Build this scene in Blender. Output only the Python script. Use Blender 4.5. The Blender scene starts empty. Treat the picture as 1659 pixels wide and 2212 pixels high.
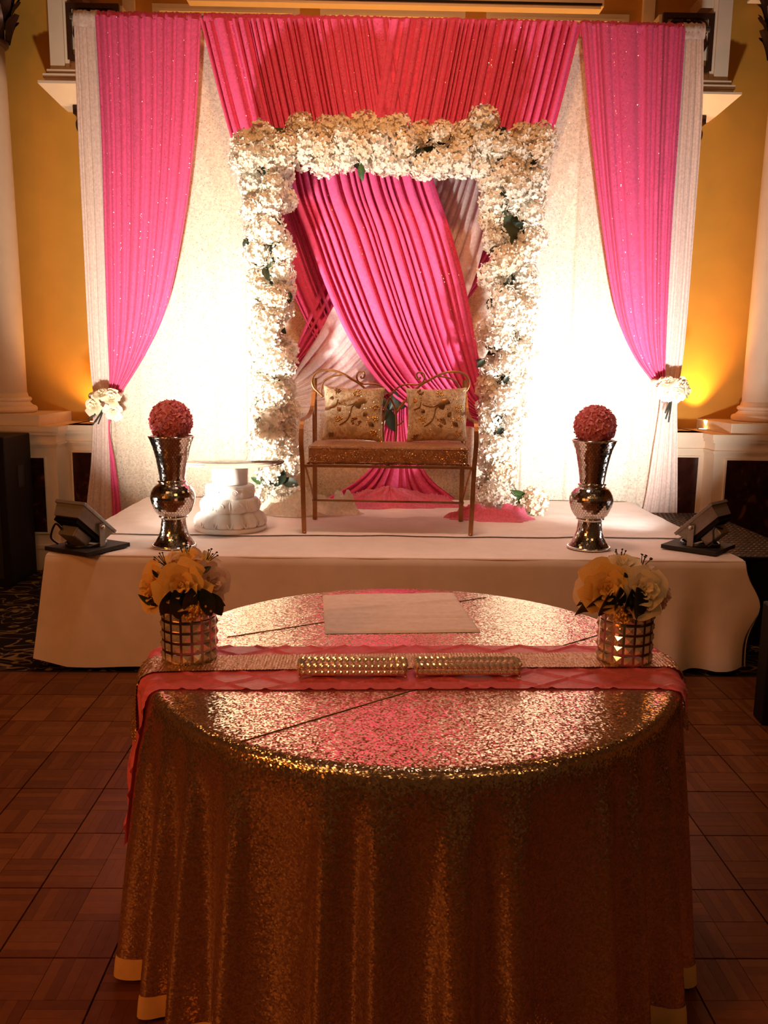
import bpy, bmesh, math, random
import numpy as np
from mathutils import Vector, Matrix, Euler, noise

PI = math.pi
scene = bpy.context.scene
COL = scene.collection

# ------------------------------------------------------------------ camera
W_PX, H_PX, F_PX = 1659.0, 2212.0, 1811.0
YAW, PITCH, ROLL, CAM_H = 0.0177946, 0.16556, 0.0133412, 1.5567
def cam_axes():
    cy, sy = math.cos(YAW), math.sin(YAW)
    fw = Vector((sy*math.cos(PITCH), cy*math.cos(PITCH), -math.sin(PITCH)))
    r = Vector((cy, -sy, 0)); u = r.cross(fw)
    c, s = math.cos(ROLL), math.sin(ROLL)
    return c*r+s*u, -s*r+c*u, fw
RX, UP, FW = cam_axes()
cam_data = bpy.data.cameras.new('camera')
cam_data.sensor_fit = 'VERTICAL'; cam_data.sensor_height = 36.0
cam_data.lens = 36.0*F_PX/H_PX
cam = bpy.data.objects.new('camera', cam_data); COL.objects.link(cam)
cam.matrix_world = Matrix(((RX.x, UP.x, -FW.x, 0), (RX.y, UP.y, -FW.y, 0), (RX.z, UP.z, -FW.z, CAM_H), (0, 0, 0, 1)))
scene.camera = cam
def at(px, py, Y):                       # the point at depth Y that the photograph shows at (px, py)
    d = FW + RX*((px-W_PX/2)/F_PX) - UP*((py-H_PX/2)/F_PX)
    return Vector((d.x*Y/d.y, Y, CAM_H + d.z*Y/d.y))

# ------------------------------------------------------------------ world, exposure
world = bpy.data.worlds.new('world'); scene.world = world; world.use_nodes = True
bg = world.node_tree.nodes['Background']
bg.inputs[0].default_value = (1.0, 0.42, 0.13, 1); bg.inputs[1].default_value = 0.03
scene.view_settings.view_transform = 'Standard'
scene.view_settings.look = 'None'
scene.view_settings.exposure = 0.0
scene.view_settings.gamma = 1.0
scene.view_settings.use_curve_mapping = False
scene.cycles.use_denoising = True
scene.cycles.max_bounces = 8; scene.cycles.diffuse_bounces = 4; scene.cycles.glossy_bounces = 4
scene.cycles.transmission_bounces = 6; scene.cycles.transparent_max_bounces = 8
scene.cycles.sample_clamp_indirect = 6.0

# ------------------------------------------------------------------ unseen fill lights added for the warm room ambience
def area(name, loc, size, power, color, direction=(0, 0, -1), size_y=None, spread=PI):
    l = bpy.data.lights.new(name, 'AREA'); l.energy = power; l.color = color; l.size = size; l.spread = spread
    if size_y: l.shape = 'RECTANGLE'; l.size_y = size_y
    o = bpy.data.objects.new(name, l); COL.objects.link(o); o.location = loc
    o.rotation_euler = Vector(direction).to_track_quat('-Z', 'Y').to_euler()
    return o
WARM = (1.0, 0.45, 0.14)
area('warm_fill_light', (-2.2, 0.2, 4.7), 0.7, 26, WARM)
area('warm_fill_light', (2.4, -0.8, 4.7), 0.7, 15, WARM)
area('warm_fill_light', (-2.6, 3.9, 4.8), 0.5, 7, WARM)
area('warm_fill_light', (2.9, 3.9, 4.8), 0.5, 6, WARM)
area('warm_fill_light', (0.1, 2.2, 5.4), 0.5, 20, (1.0, 0.46, 0.18), (0.02, 3.8, -2.3), spread=math.radians(62))  # narrow fill added to warm the shaded swags and arch top
area('warm_fill_light', (0.15, 4.0, 5.7), 0.5, 13, (1.0, 0.60, 0.42), (0, 0, -1), spread=math.radians(56))  # fill added from above to brighten the deck and table top
area('front_left_fill', (-4.2, -1.2, 3.2), 0.8, 35, (1.0, 0.26, 0.04), (4.0, 5.2, -2.8), spread=math.radians(120))  # unseen orange fill added from the front left for the skirts
for k, (x, y, z, p) in enumerate([(-1.1, 0.3, 4.4, 3.0), (0.9, -0.2, 4.3, 3.0), (0.2, -1.2, 3.4, 2.4), (-0.6, 1.2, 4.6, 2.0), (1.6, 0.9, 4.6, 2.0), (-1.9, -0.6, 3.2, 2.4), (2.2, -0.6, 3.0, 2.0)]):  # unseen point lights added so the sequins sparkle
    l = bpy.data.lights.new('sparkle_light', 'POINT'); l.energy = p*2.0; l.color = (1.0, 0.55, 0.22); l.shadow_soft_size = 0.022
    o = bpy.data.objects.new('sparkle_light', l); COL.objects.link(o); o.location = (x, y, z)

# ------------------------------------------------------------------ helpers
class MB:
    """collects faces and links them as one mesh object"""
    def __init__(s): s.v = []; s.f = []; s.uv = None; s.col = None
    def add(s, verts, faces, M=None):
        n = len(s.v)
        s.v += [tuple(M @ Vector(p)) for p in verts] if M is not None else [tuple(p) for p in verts]
        s.f += [tuple(i+n for i in f) for f in faces]
        return s
    def box(s, c, d, M=None, bev=0.0):
        x, y, z = c; a, b, h = d[0]/2, d[1]/2, d[2]/2
        if bev <= 0:
            vs = [(x+i*a, y+j*b, z+k*h) for k in (-1, 1) for j in (-1, 1) for i in (-1, 1)]
            fs = [(0, 2, 3, 1), (4, 5, 7, 6), (0, 1, 5, 4), (2, 6, 7, 3), (0, 4, 6, 2), (1, 3, 7, 5)]
            return s.add(vs, fs, M)
        bm = bmesh.new(); bmesh.ops.create_cube(bm, size=1.0)
        for q in bm.verts: q.co = Vector((x+q.co.x*d[0], y+q.co.y*d[1], z+q.co.z*d[2]))
        bmesh.ops.bevel(bm, geom=bm.edges[:], offset=bev, segments=2, affect='EDGES', profile=0.5)
        bm.verts.index_update()
        r = s.add([q.co[:] for q in bm.verts], [tuple(q.index for q in f.verts) for f in bm.faces], M); bm.free(); return r
    def frustum(s, z0, r0, z1, r1, M=None):        # rectangles r = (x0, x1, y0, y1)
        vs = [(r0[0], r0[2], z0), (r0[1], r0[2], z0), (r0[1], r0[3], z0), (r0[0], r0[3], z0),
              (r1[0], r1[2], z1), (r1[1], r1[2], z1), (r1[1], r1[3], z1), (r1[0], r1[3], z1)]
        return s.add(vs, [(3, 2, 1, 0), (4, 5, 6, 7), (0, 1, 5, 4), (1, 2, 6, 5), (2, 3, 7, 6), (3, 0, 4, 7)], M)
    def lathe(s, prof, n=32, M=None, rad=None, caps=True):
        vs, fs = [], []
        for j, (r, z) in enumerate(prof):
            for i in range(n):
                a = 2*PI*i/n
                rr = rad(r, z, a) if rad else r
                vs.append((rr*math.cos(a), rr*math.sin(a), z))
        m = len(prof)
        for j in range(m-1):
            for i in range(n):
                k = (i+1) % n
                fs.append((j*n+i, j*n+k, (j+1)*n+k, (j+1)*n+i))
        if caps:
            if prof[0][0] > 1e-6: fs.append(tuple(range(n-1, -1, -1)))
            if prof[-1][0] > 1e-6: fs.append(tuple((m-1)*n+i for i in range(n)))
        return s.add(vs, fs, M)
    def tube(s, pts, r, n=8, M=None, closed=False):
        pts = [Vector(p) for p in pts]; m = len(pts); vs, fs = [], []
        rr = r if isinstance(r, (list, tuple)) else [r]*m
        nrm = None
        for i, p in enumerate(pts):
            a = pts[(i-1) % m] if (closed or i > 0) else p
            b = pts[(i+1) % m] if (closed or i < m-1) else p
            t = (b-a).normalized()
            if nrm is None:
                nrm = t.orthogonal().normalized()
            else:
                nrm = (nrm - t*nrm.dot(t))
                nrm = nrm.normalized() if nrm.length > 1e-6 else t.orthogonal().normalized()
            bi = t.cross(nrm)
            for k in range(n):
                a_ = 2*PI*k/n
                vs.append(p + (nrm*math.cos(a_)+bi*math.sin(a_))*rr[i])
        L = m if closed else m-1
        for i in range(L):
            j = (i+1) % m
            for k in range(n):
                q = (k+1) % n
                fs.append((i*n+k, i*n+q, j*n+q, j*n+k))
        if not closed:
            fs.append(tuple(range(n-1, -1, -1))); fs.append(tuple((m-1)*n+k for k in range(n)))
        return s.add(vs, fs, M)
    def grid(s, nu, nv, fn, M=None, uv=False, flip=False):
        vs = [fn(i/nu, j/nv) for j in range(nv+1) for i in range(nu+1)]
        fs = [(j*(nu+1)+i, j*(nu+1)+i+1, (j+1)*(nu+1)+i+1, (j+1)*(nu+1)+i) for j in range(nv) for i in range(nu)]
        if flip: fs = [f[::-1] for f in fs]
        if uv:
            if s.uv is None: s.uv = [(0, 0)]*len(s.v)
            s.uv += [(i/nu, j/nv) for j in range(nv+1) for i in range(nu+1)]
        return s.add(vs, fs, M)
    def ball(s, c, r, n=10, m=6, sc=(1, 1, 1)):
        prof = [(max(1e-4, math.sin(PI*j/m))*1.0, -math.cos(PI*j/m)) for j in range(m+1)]
        M = Matrix.Translation(c) @ Matrix.Diagonal((r*sc[0], r*sc[1], r*sc[2], 1))
        return s.lathe(prof, n, M)
    def mesh(s, name, mat, smooth=False):
        me = bpy.data.meshes.new(name)
        me.from_pydata(s.v, [], s.f)
        if s.uv is not None:
            lay = me.uv_layers.new(name='uv')
            vi = np.empty(len(me.loops), dtype=np.int32); me.loops.foreach_get('vertex_index', vi)
            arr = np.array(s.uv, dtype=np.float32)[vi]
            lay.data.foreach_set('uv', arr.ravel())
        if s.col is not None:
            ca = me.color_attributes.new('tone', 'FLOAT_COLOR', 'POINT')
            ca.data.foreach_set('color', np.array([(c, c, c, 1) for c in s.col], dtype=np.float32).ravel())
        if mat: me.materials.append(mat)
        if smooth: me.polygons.foreach_set('use_smooth', [True]*len(me.polygons))
        me.update()
        return me
    def build(s, name, mat, parent=None, smooth=False, M=None):
        o = bpy.data.objects.new(name, s.mesh(name, mat, smooth)); COL.objects.link(o)
        if parent is not None: o.parent = parent
        if M is not None: o.matrix_local = M
        return o
def inst(name, me, parent, M):
    o = bpy.data.objects.new(name, me); COL.objects.link(o)
    o.parent = parent; o.matrix_local = M
    return o
def tag(o, label=None, cat=None, group=None, kind=None):
    if label: o['label'] = label
    if cat: o['category'] = cat
    if group: o['group'] = group
    if kind: o['kind'] = kind
    return o
def thing(name, label, cat, loc=(0, 0, 0), rz=0.0, group=None):
    o = bpy.data.objects.new(name, None); COL.objects.link(o)
    o.empty_display_size = 0.05; o.location = loc; o.rotation_euler = (0, 0, rz)
    return tag(o, label, cat, group)
def struct(name, mb, mat, parent=None, smooth=False):
    o = mb.build(name, mat, parent, smooth)
    if parent is None: o['kind'] = 'structure'
    return o
def T(*p): return Matrix.Translation(Vector(p[0]) if len(p) == 1 else Vector(p))
def RZ(a): return Matrix.Rotation(a, 4, 'Z')
def RXm(a): return Matrix.Rotation(a, 4, 'X')
def aim(d, spin=0.0): return Vector(d).to_track_quat('Z', 'Y').to_matrix().to_4x4() @ RZ(spin)
def S(k): return Matrix.Diagonal((k, k, k, 1)) if not hasattr(k, '__len__') else Matrix.Diagonal((k[0], k[1], k[2], 1))
def spline(pts, n, closed=False):
    pts = [Vector(p) for p in pts]; m = len(pts); out = []
    segs = m-1
    for q in range(n+1):
        t = q/n*segs; i = min(int(t), segs-1); f = t-i
        p0 = pts[max(i-1, 0)]; p1 = pts[i]; p2 = pts[i+1]; p3 = pts[min(i+2, m-1)]
        out.append(0.5*((2*p1)+(p2-p0)*f+(2*p0-5*p1+4*p2-p3)*f*f+(3*p1-p0-3*p2+p3)*f*f*f))
    return out

# ------------------------------------------------------------------ materials
def new_mat(name):
    m = bpy.data.materials.new(name); m.use_nodes = True
    nt = m.node_tree; return m, nt, nt.nodes['Principled BSDF'], nt.nodes['Material Output']
def setp(b, **k):
    names = {'color': 'Base Color', 'rough': 'Roughness', 'metal': 'Metallic', 'spec': 'Specular IOR Level', 'trans': 'Transmission Weight',
             'ior': 'IOR', 'sheen': 'Sheen Weight', 'coat': 'Coat Weight', 'alpha': 'Alpha', 'sss': 'Subsurface Weight'}
    for q, v in k.items():
        i = b.inputs[names[q]]
        i.default_value = (*v, 1) if q == 'color' else v
def tex(nt, kind, scale=None, coord='Object', **k):
    n = nt.nodes.new(kind)
    tc = nt.nodes.new('ShaderNodeTexCoord'); mp = nt.nodes.new('ShaderNodeMapping')
    nt.links.new(tc.outputs[coord], mp.inputs[0]); nt.links.new(mp.outputs[0], n.inputs['Vector'])
    if scale is not None:
        if hasattr(scale, '__len__'): mp.inputs['Scale'].default_value = scale; n.inputs['Scale'].default_value = 1.0
        else: n.inputs['Scale'].default_value = scale
    for q, v in k.items():
        if q in n.inputs: n.inputs[q].default_value = v
        else: setattr(n, q, v)
    return n
def ramp(nt, fac, stops):
    r = nt.nodes.new('ShaderNodeValToRGB'); nt.links.new(fac, r.inputs[0])
    el = r.color_ramp.elements
    el[0].position, el[0].color = stops[0][0], (*stops[0][1], 1)
    el[1].position, el[1].color = stops[-1][0], (*stops[-1][1], 1)
    for p, c in stops[1:-1]:
        e = el.new(p); e.color = (*c, 1)
    return r
def bump(nt, h, b, strength=0.3, dist=0.01):
    n = nt.nodes.new('ShaderNodeBump'); n.inputs['Strength'].default_value = strength; n.inputs['Distance'].default_value = dist
    nt.links.new(h, n.inputs['Height']); nt.links.new(n.outputs[0], b.inputs['Normal']); return n
def plain(name, color, rough=0.5, metal=0.0, noise_scale=0, var=0.15, bmp=0.0, **k):
    m, nt, b, out = new_mat(name); setp(b, color=color, rough=rough, metal=metal, **k)
    if noise_scale:
        n = tex(nt, 'ShaderNodeTexNoise', noise_scale, Detail=4.0)
        r = ramp(nt, n.outputs['Fac'], [(0.3, tuple(c*(1-var) for c in color)), (0.7, tuple(min(1, c*(1+var)) for c in color))])
        nt.links.new(r.outputs[0], b.inputs['Base Color'])
        if bmp: bump(nt, n.outputs['Fac'], b, bmp, 0.005)
    return m
def math_node(nt, op, a, bval=None, b=None, clamp=False):
    n = nt.nodes.new('ShaderNodeMath'); n.operation = op; n.use_clamp = clamp
    if hasattr(a, 'links'): nt.links.new(a, n.inputs[0])
    else: n.inputs[0].default_value = a
    if b is not None: nt.links.new(b, n.inputs[1])
    elif bval is not None: n.inputs[1].default_value = bval
    return n
def tilted_normal(nt, color_out, k):
    """surface normal tilted by a random colour per cell"""
    sub = nt.nodes.new('ShaderNodeVectorMath'); sub.operation = 'SUBTRACT'; nt.links.new(color_out, sub.inputs[0]); sub.inputs[1].default_value = (0.5, 0.5, 0.5)
    sc = nt.nodes.new('ShaderNodeVectorMath'); sc.operation = 'SCALE'; nt.links.new(sub.outputs[0], sc.inputs[0]); sc.inputs['Scale'].default_value = k
    ge = nt.nodes.new('ShaderNodeNewGeometry')
    ad = nt.nodes.new('ShaderNodeVectorMath'); ad.operation = 'ADD'; nt.links.new(ge.outputs['Normal'], ad.inputs[0]); nt.links.new(sc.outputs[0], ad.inputs[1])
    no = nt.nodes.new('ShaderNodeVectorMath'); no.operation = 'NORMALIZE'; nt.links.new(ad.outputs[0], no.inputs[0])
    return no.outputs[0]
def drape_mat(name, color, translucent=0.3, glitter=0.06, scale=230.0, stripes=0, glit_col=(1, .85, .8), rough=0.7, mottle=0.1):
    m, nt, b, out = new_mat(name); setp(b, color=color, rough=rough, spec=0.2, sheen=0.15)
    nz = tex(nt, 'ShaderNodeTexNoise', 60.0, Detail=3.0)
    rp = ramp(nt, nz.outputs['Fac'], [(0.35, tuple(c*(1-mottle) for c in color)), (0.65, tuple(min(1, c*(1+mottle)) for c in color))])
    nt.links.new(rp.outputs[0], b.inputs['Base Color'])
    tr = nt.nodes.new('ShaderNodeBsdfTranslucent'); nt.links.new(rp.outputs[0], tr.inputs['Color'])
    mx = nt.nodes.new('ShaderNodeMixShader'); mx.inputs[0].default_value = translucent
    nt.links.new(b.outputs[0], mx.inputs[1]); nt.links.new(tr.outputs[0], mx.inputs[2])
    last = mx
    if glitter > 0:
        vo = tex(nt, 'ShaderNodeTexVoronoi', scale)
        sx = nt.nodes.new('ShaderNodeSeparateColor'); nt.links.new(vo.outputs['Color'], sx.inputs[0])
        g = math_node(nt, 'LESS_THAN', sx.outputs[0], glitter)
        fac = g.outputs[0]
        if stripes:
            uvn = nt.nodes.new('ShaderNodeTexCoord'); sp = nt.nodes.new('ShaderNodeSeparateXYZ'); nt.links.new(uvn.outputs['UV'], sp.inputs[0])
            mu = math_node(nt, 'MULTIPLY', sp.outputs[0], stripes); fr = math_node(nt, 'FRACT', mu.outputs[0]); st = math_node(nt, 'GREATER_THAN', fr.outputs[0], 0.62)
            fac = math_node(nt, 'MULTIPLY', g.outputs[0], b=st.outputs[0]).outputs[0]
        gl = nt.nodes.new('ShaderNodeBsdfGlossy'); gl.inputs['Color'].default_value = (*glit_col, 1); gl.inputs['Roughness'].default_value = 0.25
        nt.links.new(tilted_normal(nt, vo.outputs['Color'], 1.3), gl.inputs['Normal'])
        half = math_node(nt, 'MULTIPLY', 0.0, 0.5); nt.links.new(fac, half.inputs[0])
        m2 = nt.nodes.new('ShaderNodeMixShader'); nt.links.new(half.outputs[0], m2.inputs[0])
        nt.links.new(mx.outputs[0], m2.inputs[1]); nt.links.new(gl.outputs[0], m2.inputs[2]); last = m2
    nt.links.new(last.outputs[0], out.inputs[0])
    return m
def petal_mat(name, color, translucent=0.35, rough=0.6, var=0.08):
    m, nt, b, out = new_mat(name); setp(b, color=color, rough=rough, spec=0.25)
    nz = tex(nt, 'ShaderNodeTexNoise', 25.0, Detail=2.0)
    rp = ramp(nt, nz.outputs['Fac'], [(0.3, tuple(c*(1-var) for c in color)), (0.7, tuple(min(1, c*(1+var)) for c in color))])
    nt.links.new(rp.outputs[0], b.inputs['Base Color'])
    tr = nt.nodes.new('ShaderNodeBsdfTranslucent'); nt.links.new(rp.outputs[0], tr.inputs['Color'])
    mx = nt.nodes.new('ShaderNodeMixShader'); mx.inputs[0].default_value = translucent
    nt.links.new(b.outputs[0], mx.inputs[1]); nt.links.new(tr.outputs[0], mx.inputs[2]); nt.links.new(mx.outputs[0], out.inputs[0])
    return m
def sequin_mat(name, color, scale=190.0, tilt=0.9, rough=0.28, dark=0.45):
    m, nt, b, out = new_mat(name); setp(b, color=color, rough=rough, metal=0.92)
    vo = tex(nt, 'ShaderNodeTexVoronoi', scale)
    nt.links.new(tilted_normal(nt, vo.outputs['Color'], tilt), b.inputs['Normal'])
    sx = nt.nodes.new('ShaderNodeSeparateColor'); nt.links.new(vo.outputs['Color'], sx.inputs[0])
    r1 = ramp(nt, sx.outputs[1], [(0.0, tuple(c*dark for c in color)), (0.5, color), (1.0, tuple(min(1, c*1.25) for c in color))])
    nt.links.new(r1.outputs[0], b.inputs['Base Color'])
    return m
def glass_mat(name, color=(1, 1, 1), rough=0.02, ior=1.5):
    m, nt, b, out = new_mat(name); setp(b, color=color, rough=rough, trans=1.0, ior=ior); return m

M_pink = drape_mat('pink_sequin_chiffon', (0.79, 0.105, 0.27), 0.2, 0.08, 210, stripes=23, glit_col=(1, .6, .7))
M_pink_swag = drape_mat('pink_chiffon', (0.80, 0.10, 0.27), 0.15, 0.06, 210, stripes=17, glit_col=(1, .6, .75))
M_pink_plain = drape_mat('pink_satin_puddle', (0.90, 0.22, 0.34), 0.25, 0.0, rough=0.5)
M_peach = drape_mat('blush_sheer', (0.95, 0.80, 0.80), 0.55, 0.0, 230, rough=0.55)
M_sheer = drape_mat('blush_white_chiffon', (0.86, 0.70, 0.64), 0.35, 0.0, rough=0.65)
M_backdrop = drape_mat('ivory_sequin_mesh', (0.80, 0.70, 0.58), 0.3, 0.045, 190, glit_col=(1, .86, .66), mottle=0.16)
M_cream_cloth = drape_mat('cream_satin', (0.85, 0.72, 0.58), 0.2, 0.0, rough=0.5)
M_stage_cloth = plain('white_stage_cloth', (0.80, 0.70, 0.66), 0.75, noise_scale=9, var=0.05, bmp=0.15)
M_petal = petal_mat('white_hydrangea_petal', (0.86, 0.80, 0.70), 0.3)
M_petal_b = petal_mat('cream_hydrangea_petal', (0.82, 0.70, 0.55), 0.3)
M_rose_ivory = petal_mat('ivory_rose_petal', (0.88, 0.78, 0.58), 0.25)
M_rose_warmlit = petal_mat('warmlit_cream_rose_petal', (0.92, 0.62, 0.20), 0.25)  # cream petals with the yellow of the warm light painted in
M_rose_blush = petal_mat('blush_rose_petal', (0.92, 0.70, 0.55), 0.25)
M_lily = petal_mat('pale_lily_petal', (0.92, 0.72, 0.60), 0.3)
M_rose_pink = petal_mat('pink_foam_rose', (0.92, 0.36, 0.42), 0.15)
M_leaf = plain('dark_green_leaf', (0.010, 0.018, 0.007), 0.45, noise_scale=30, var=0.4)
M_leaf_b = plain('green_leaf', (0.035, 0.075, 0.02), 0.4, noise_scale=30, var=0.3)
M_stem = plain('dark_stem', (0.02, 0.02, 0.012), 0.6)
M_filler = plain('yellow_filler_flower', (0.80, 0.50, 0.10), 0.6)
M_core = plain('dark_foam_core', (0.05, 0.06, 0.03), 0.9)
M_ochre = plain('ochre_wall_paint', (0.57, 0.26, 0.03), 0.65, noise_scale=5, var=0.05, bmp=0.05)
M_cream = plain('cream_painted_trim', (0.78, 0.62, 0.46), 0.5, noise_scale=8, var=0.03)
M_ceiling = plain('brown_ceiling_paint', (0.10, 0.05, 0.02), 0.8, noise_scale=3)
M_iron = plain('dark_bronze_iron', (0.07, 0.03, 0.018), 0.4, 0.6, noise_scale=40)
M_black = plain('black_paint', (0.008, 0.004, 0.003), 0.6, spec=0.2)
M_black_matte = plain('black_matte_board', (0.014, 0.010, 0.009), 0.7, noise_scale=60, bmp=0.2)
M_goldiron = plain('antique_gold_metal', (0.36, 0.165, 0.065), 0.38, 0.75, noise_scale=20, var=0.2)
M_silver = plain('mirror_mosaic', (0.88, 0.87, 0.86), 0.14, 1.0)
M_grout = plain('dark_grout', (0.30, 0.24, 0.19), 0.4, 0.7)
M_plaster = plain('white_plaster', (0.84, 0.78, 0.74), 0.45, noise_scale=14, var=0.04)
M_glass = glass_mat('clear_glass', (0.93, 0.98, 0.96))
M_crystal = plain('cut_crystal', (0.90, 0.84, 0.79), 0.08, 0.6, coat=0.6)
M_alu = plain('grey_painted_aluminium', (0.33, 0.31, 0.29), 0.4, 0.5, noise_scale=80, var=0.1)
M_steel = plain('bright_steel', (0.6, 0.57, 0.53), 0.3, 0.9)
M_cable = plain('black_cable', (0.012, 0.010, 0.010), 0.25)
M_lightgold = plain('pale_gold_metal', (0.72, 0.5, 0.28), 0.3, 0.9)
M_chrome = plain('grey_chrome_frame', (0.5, 0.46, 0.43), 0.2, 1.0)
M_cloth_seq = sequin_mat('champagne_sequins', (0.84, 0.61, 0.45), 250, 0.30, 0.17, 0.75)
M_hem = plain('gold_satin_hem', (0.80, 0.50, 0.20), 0.45, noise_scale=20, var=0.1)
M_napkin = plain('white_linen_napkin', (0.86, 0.72, 0.68), 0.8, noise_scale=50, var=0.06, bmp=0.2)
M_seqgold = plain('gold_sequin', (0.75, 0.5, 0.22), 0.25, 0.95)
M_seqdark = plain('bronze_sequin', (0.32, 0.17, 0.08), 0.3, 0.85)

def mat_marble():
    m, nt, b, out = new_mat('dark_red_marble'); setp(b, rough=0.18)
    n = tex(nt, 'ShaderNodeTexNoise', 5.0, Detail=8.0, Distortion=2.0)
    r = ramp(nt, n.outputs['Fac'], [(0.3, (0.016, 0.004, 0.003)), (0.58, (0.04, 0.010, 0.006)), (0.72, (0.16, 0.06, 0.03))])
    nt.links.new(r.outputs[0], b.inputs['Base Color']); return m
M_marble = mat_marble()
def mat_carpet():
    m, nt, b, out = new_mat('dark_scroll_carpet'); setp(b, rough=0.95, spec=0.1)
    n = tex(nt, 'ShaderNodeTexNoise', 3.2, Detail=1.5, Distortion=3.0)
    k = math_node(nt, 'SUBTRACT', n.outputs['Fac'], 0.5); a = math_node(nt, 'ABSOLUTE', k.outputs[0])
    r = ramp(nt, a.outputs[0], [(0.012, (0.20, 0.12, 0.045)), (0.03, (0.010, 0.004, 0.004))])
    v = tex(nt, 'ShaderNodeTexVoronoi', 6.0)
    r2 = ramp(nt, v.outputs['Distance'], [(0.10, (0.22, 0.14, 0.03)), (0.15, (0.0, 0.0, 0.0))])
    mx = nt.nodes.new('ShaderNodeMix'); mx.data_type = 'RGBA'; mx.blend_type = 'LIGHTEN'; mx.inputs[0].default_value = 1.0
    nt.links.new(r.outputs[0], mx.inputs[6]); nt.links.new(r2.outputs[0], mx.inputs[7])
    nt.links.new(mx.outputs[2], b.inputs['Base Color'])
    n2 = tex(nt, 'ShaderNodeTexNoise', 300.0); bump(nt, n2.outputs['Fac'], b, 0.4, 0.004); return m
M_carpet = mat_carpet()
def mat_parquet():
    m, nt, b, out = new_mat('mahogany_parquet'); setp(b, rough=0.38, spec=0.22)
    at_ = nt.nodes.new('ShaderNodeAttribute'); at_.attribute_name = 'tone'
    oi = nt.nodes.new('ShaderNodeObjectInfo')
    n = tex(nt, 'ShaderNodeTexNoise', 35.0, Detail=5.0)
    s1 = math_node(nt, 'MULTIPLY', oi.outputs['Random'], 0.25); s2 = math_node(nt, 'MULTIPLY', n.outputs['Fac'], 0.35)
    ad = math_node(nt, 'ADD', s1.outputs[0], b=s2.outputs[0]); a2 = math_node(nt, 'MULTIPLY_ADD', at_.outputs['Fac'], 0.5, clamp=True)
    nt.links.new(ad.outputs[0], a2.inputs[2])
    r = ramp(nt, a2.outputs[0], [(0.15, (0.062, 0.014, 0.003)), (0.55, (0.12, 0.032, 0.007)), (0.95, (0.21, 0.07, 0.016))])
    nt.links.new(r.outputs[0], b.inputs['Base Color'])
    n3 = tex(nt, 'ShaderNodeTexNoise', 90.0, Detail=3.0); bump(nt, n3.outputs['Fac'], b, 0.08, 0.003); return m
M_parquet = mat_parquet()
def mat_brocade(name, c1, c2, gcol, gl=0.12):
    m, nt, b, out = new_mat(name); setp(b, rough=0.5, spec=0.3, sheen=0.2)
    n = tex(nt, 'ShaderNodeTexNoise', 16.0, Detail=3.0, Distortion=2.5)
    r = ramp(nt, n.outputs['Fac'], [(0.44, c1), (0.56, c2)])
    nt.links.new(r.outputs[0], b.inputs['Base Color'])
    bump(nt, n.outputs['Fac'], b, 0.5, 0.004)
    vo = tex(nt, 'ShaderNodeTexVoronoi', 260.0); sx = nt.nodes.new('ShaderNodeSeparateColor'); nt.links.new(vo.outputs['Color'], sx.inputs[0])
    g = math_node(nt, 'LESS_THAN', sx.outputs[0], gl)
    glb = nt.nodes.new('ShaderNodeBsdfGlossy'); glb.inputs['Color'].default_value = (*gcol, 1); glb.inputs['Roughness'].default_value = 0.25
    nt.links.new(tilted_normal(nt, vo.outputs['Color'], 1.4), glb.inputs['Normal'])
    mx = nt.nodes.new('ShaderNodeMixShader'); nt.links.new(g.outputs[0], mx.inputs[0]); nt.links.new(b.outputs[0], mx.inputs[1]); nt.links.new(glb.outputs[0], mx.inputs[2])
    nt.links.new(mx.outputs[0], out.inputs[0]); return m
M_seat = mat_brocade('gold_brown_brocade', (0.36, 0.16, 0.05), (0.26, 0.10, 0.03), (1.0, .66, .35), 0.08)
M_pillow = mat_brocade('ivory_brocade_satin', (0.62, 0.47, 0.31), (0.44, 0.31, 0.19), (1.0, .8, .5), 0.06)
def mat_ribbon():
    m, nt, b, out = new_mat('gold_rhinestone_mesh'); setp(b, color=(0.62, 0.36, 0.19), rough=0.35, metal=0.75)
    vo = tex(nt, 'ShaderNodeTexVoronoi', (210, 330, 330)); nt.links.new(tilted_normal(nt, vo.outputs['Color'], 0.9), b.inputs['Normal']); return m
M_ribbon = mat_ribbon()
M_runner = drape_mat('coral_pink_satin', (0.83, 0.16, 0.22), 0.1, 0.0, rough=0.38)

# ------------------------------------------------------------------ large structure
WALL_Y, REC_Y, PED_Y, LEDGE = 7.15, 6.62, 6.42, 1.115
XL, XR = -2.39, 2.66                      # inner sides of the column pedestals
floor = struct('floor', MB().box((0.2, 2.0, -0.026), (17.6, 13, 0.05)), M_carpet)
wall = struct('wall_back', MB().box((0.2, WALL_Y+0.1, 3.9), (17.8, 0.2, 8)), M_ochre)
struct('wall_left', MB().box((-8.6, 2.5, 3.25), (0.2, 9.5, 6.6)), M_ochre)
struct('wall_right', MB().box((9.0, 2.5, 3.25), (0.2, 9.5, 6.6)), M_ochre)
struct('ceiling', MB().box((0.2, 2.5, 6.6), (17.8, 9.7, 0.1)), M_ceiling)

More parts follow.
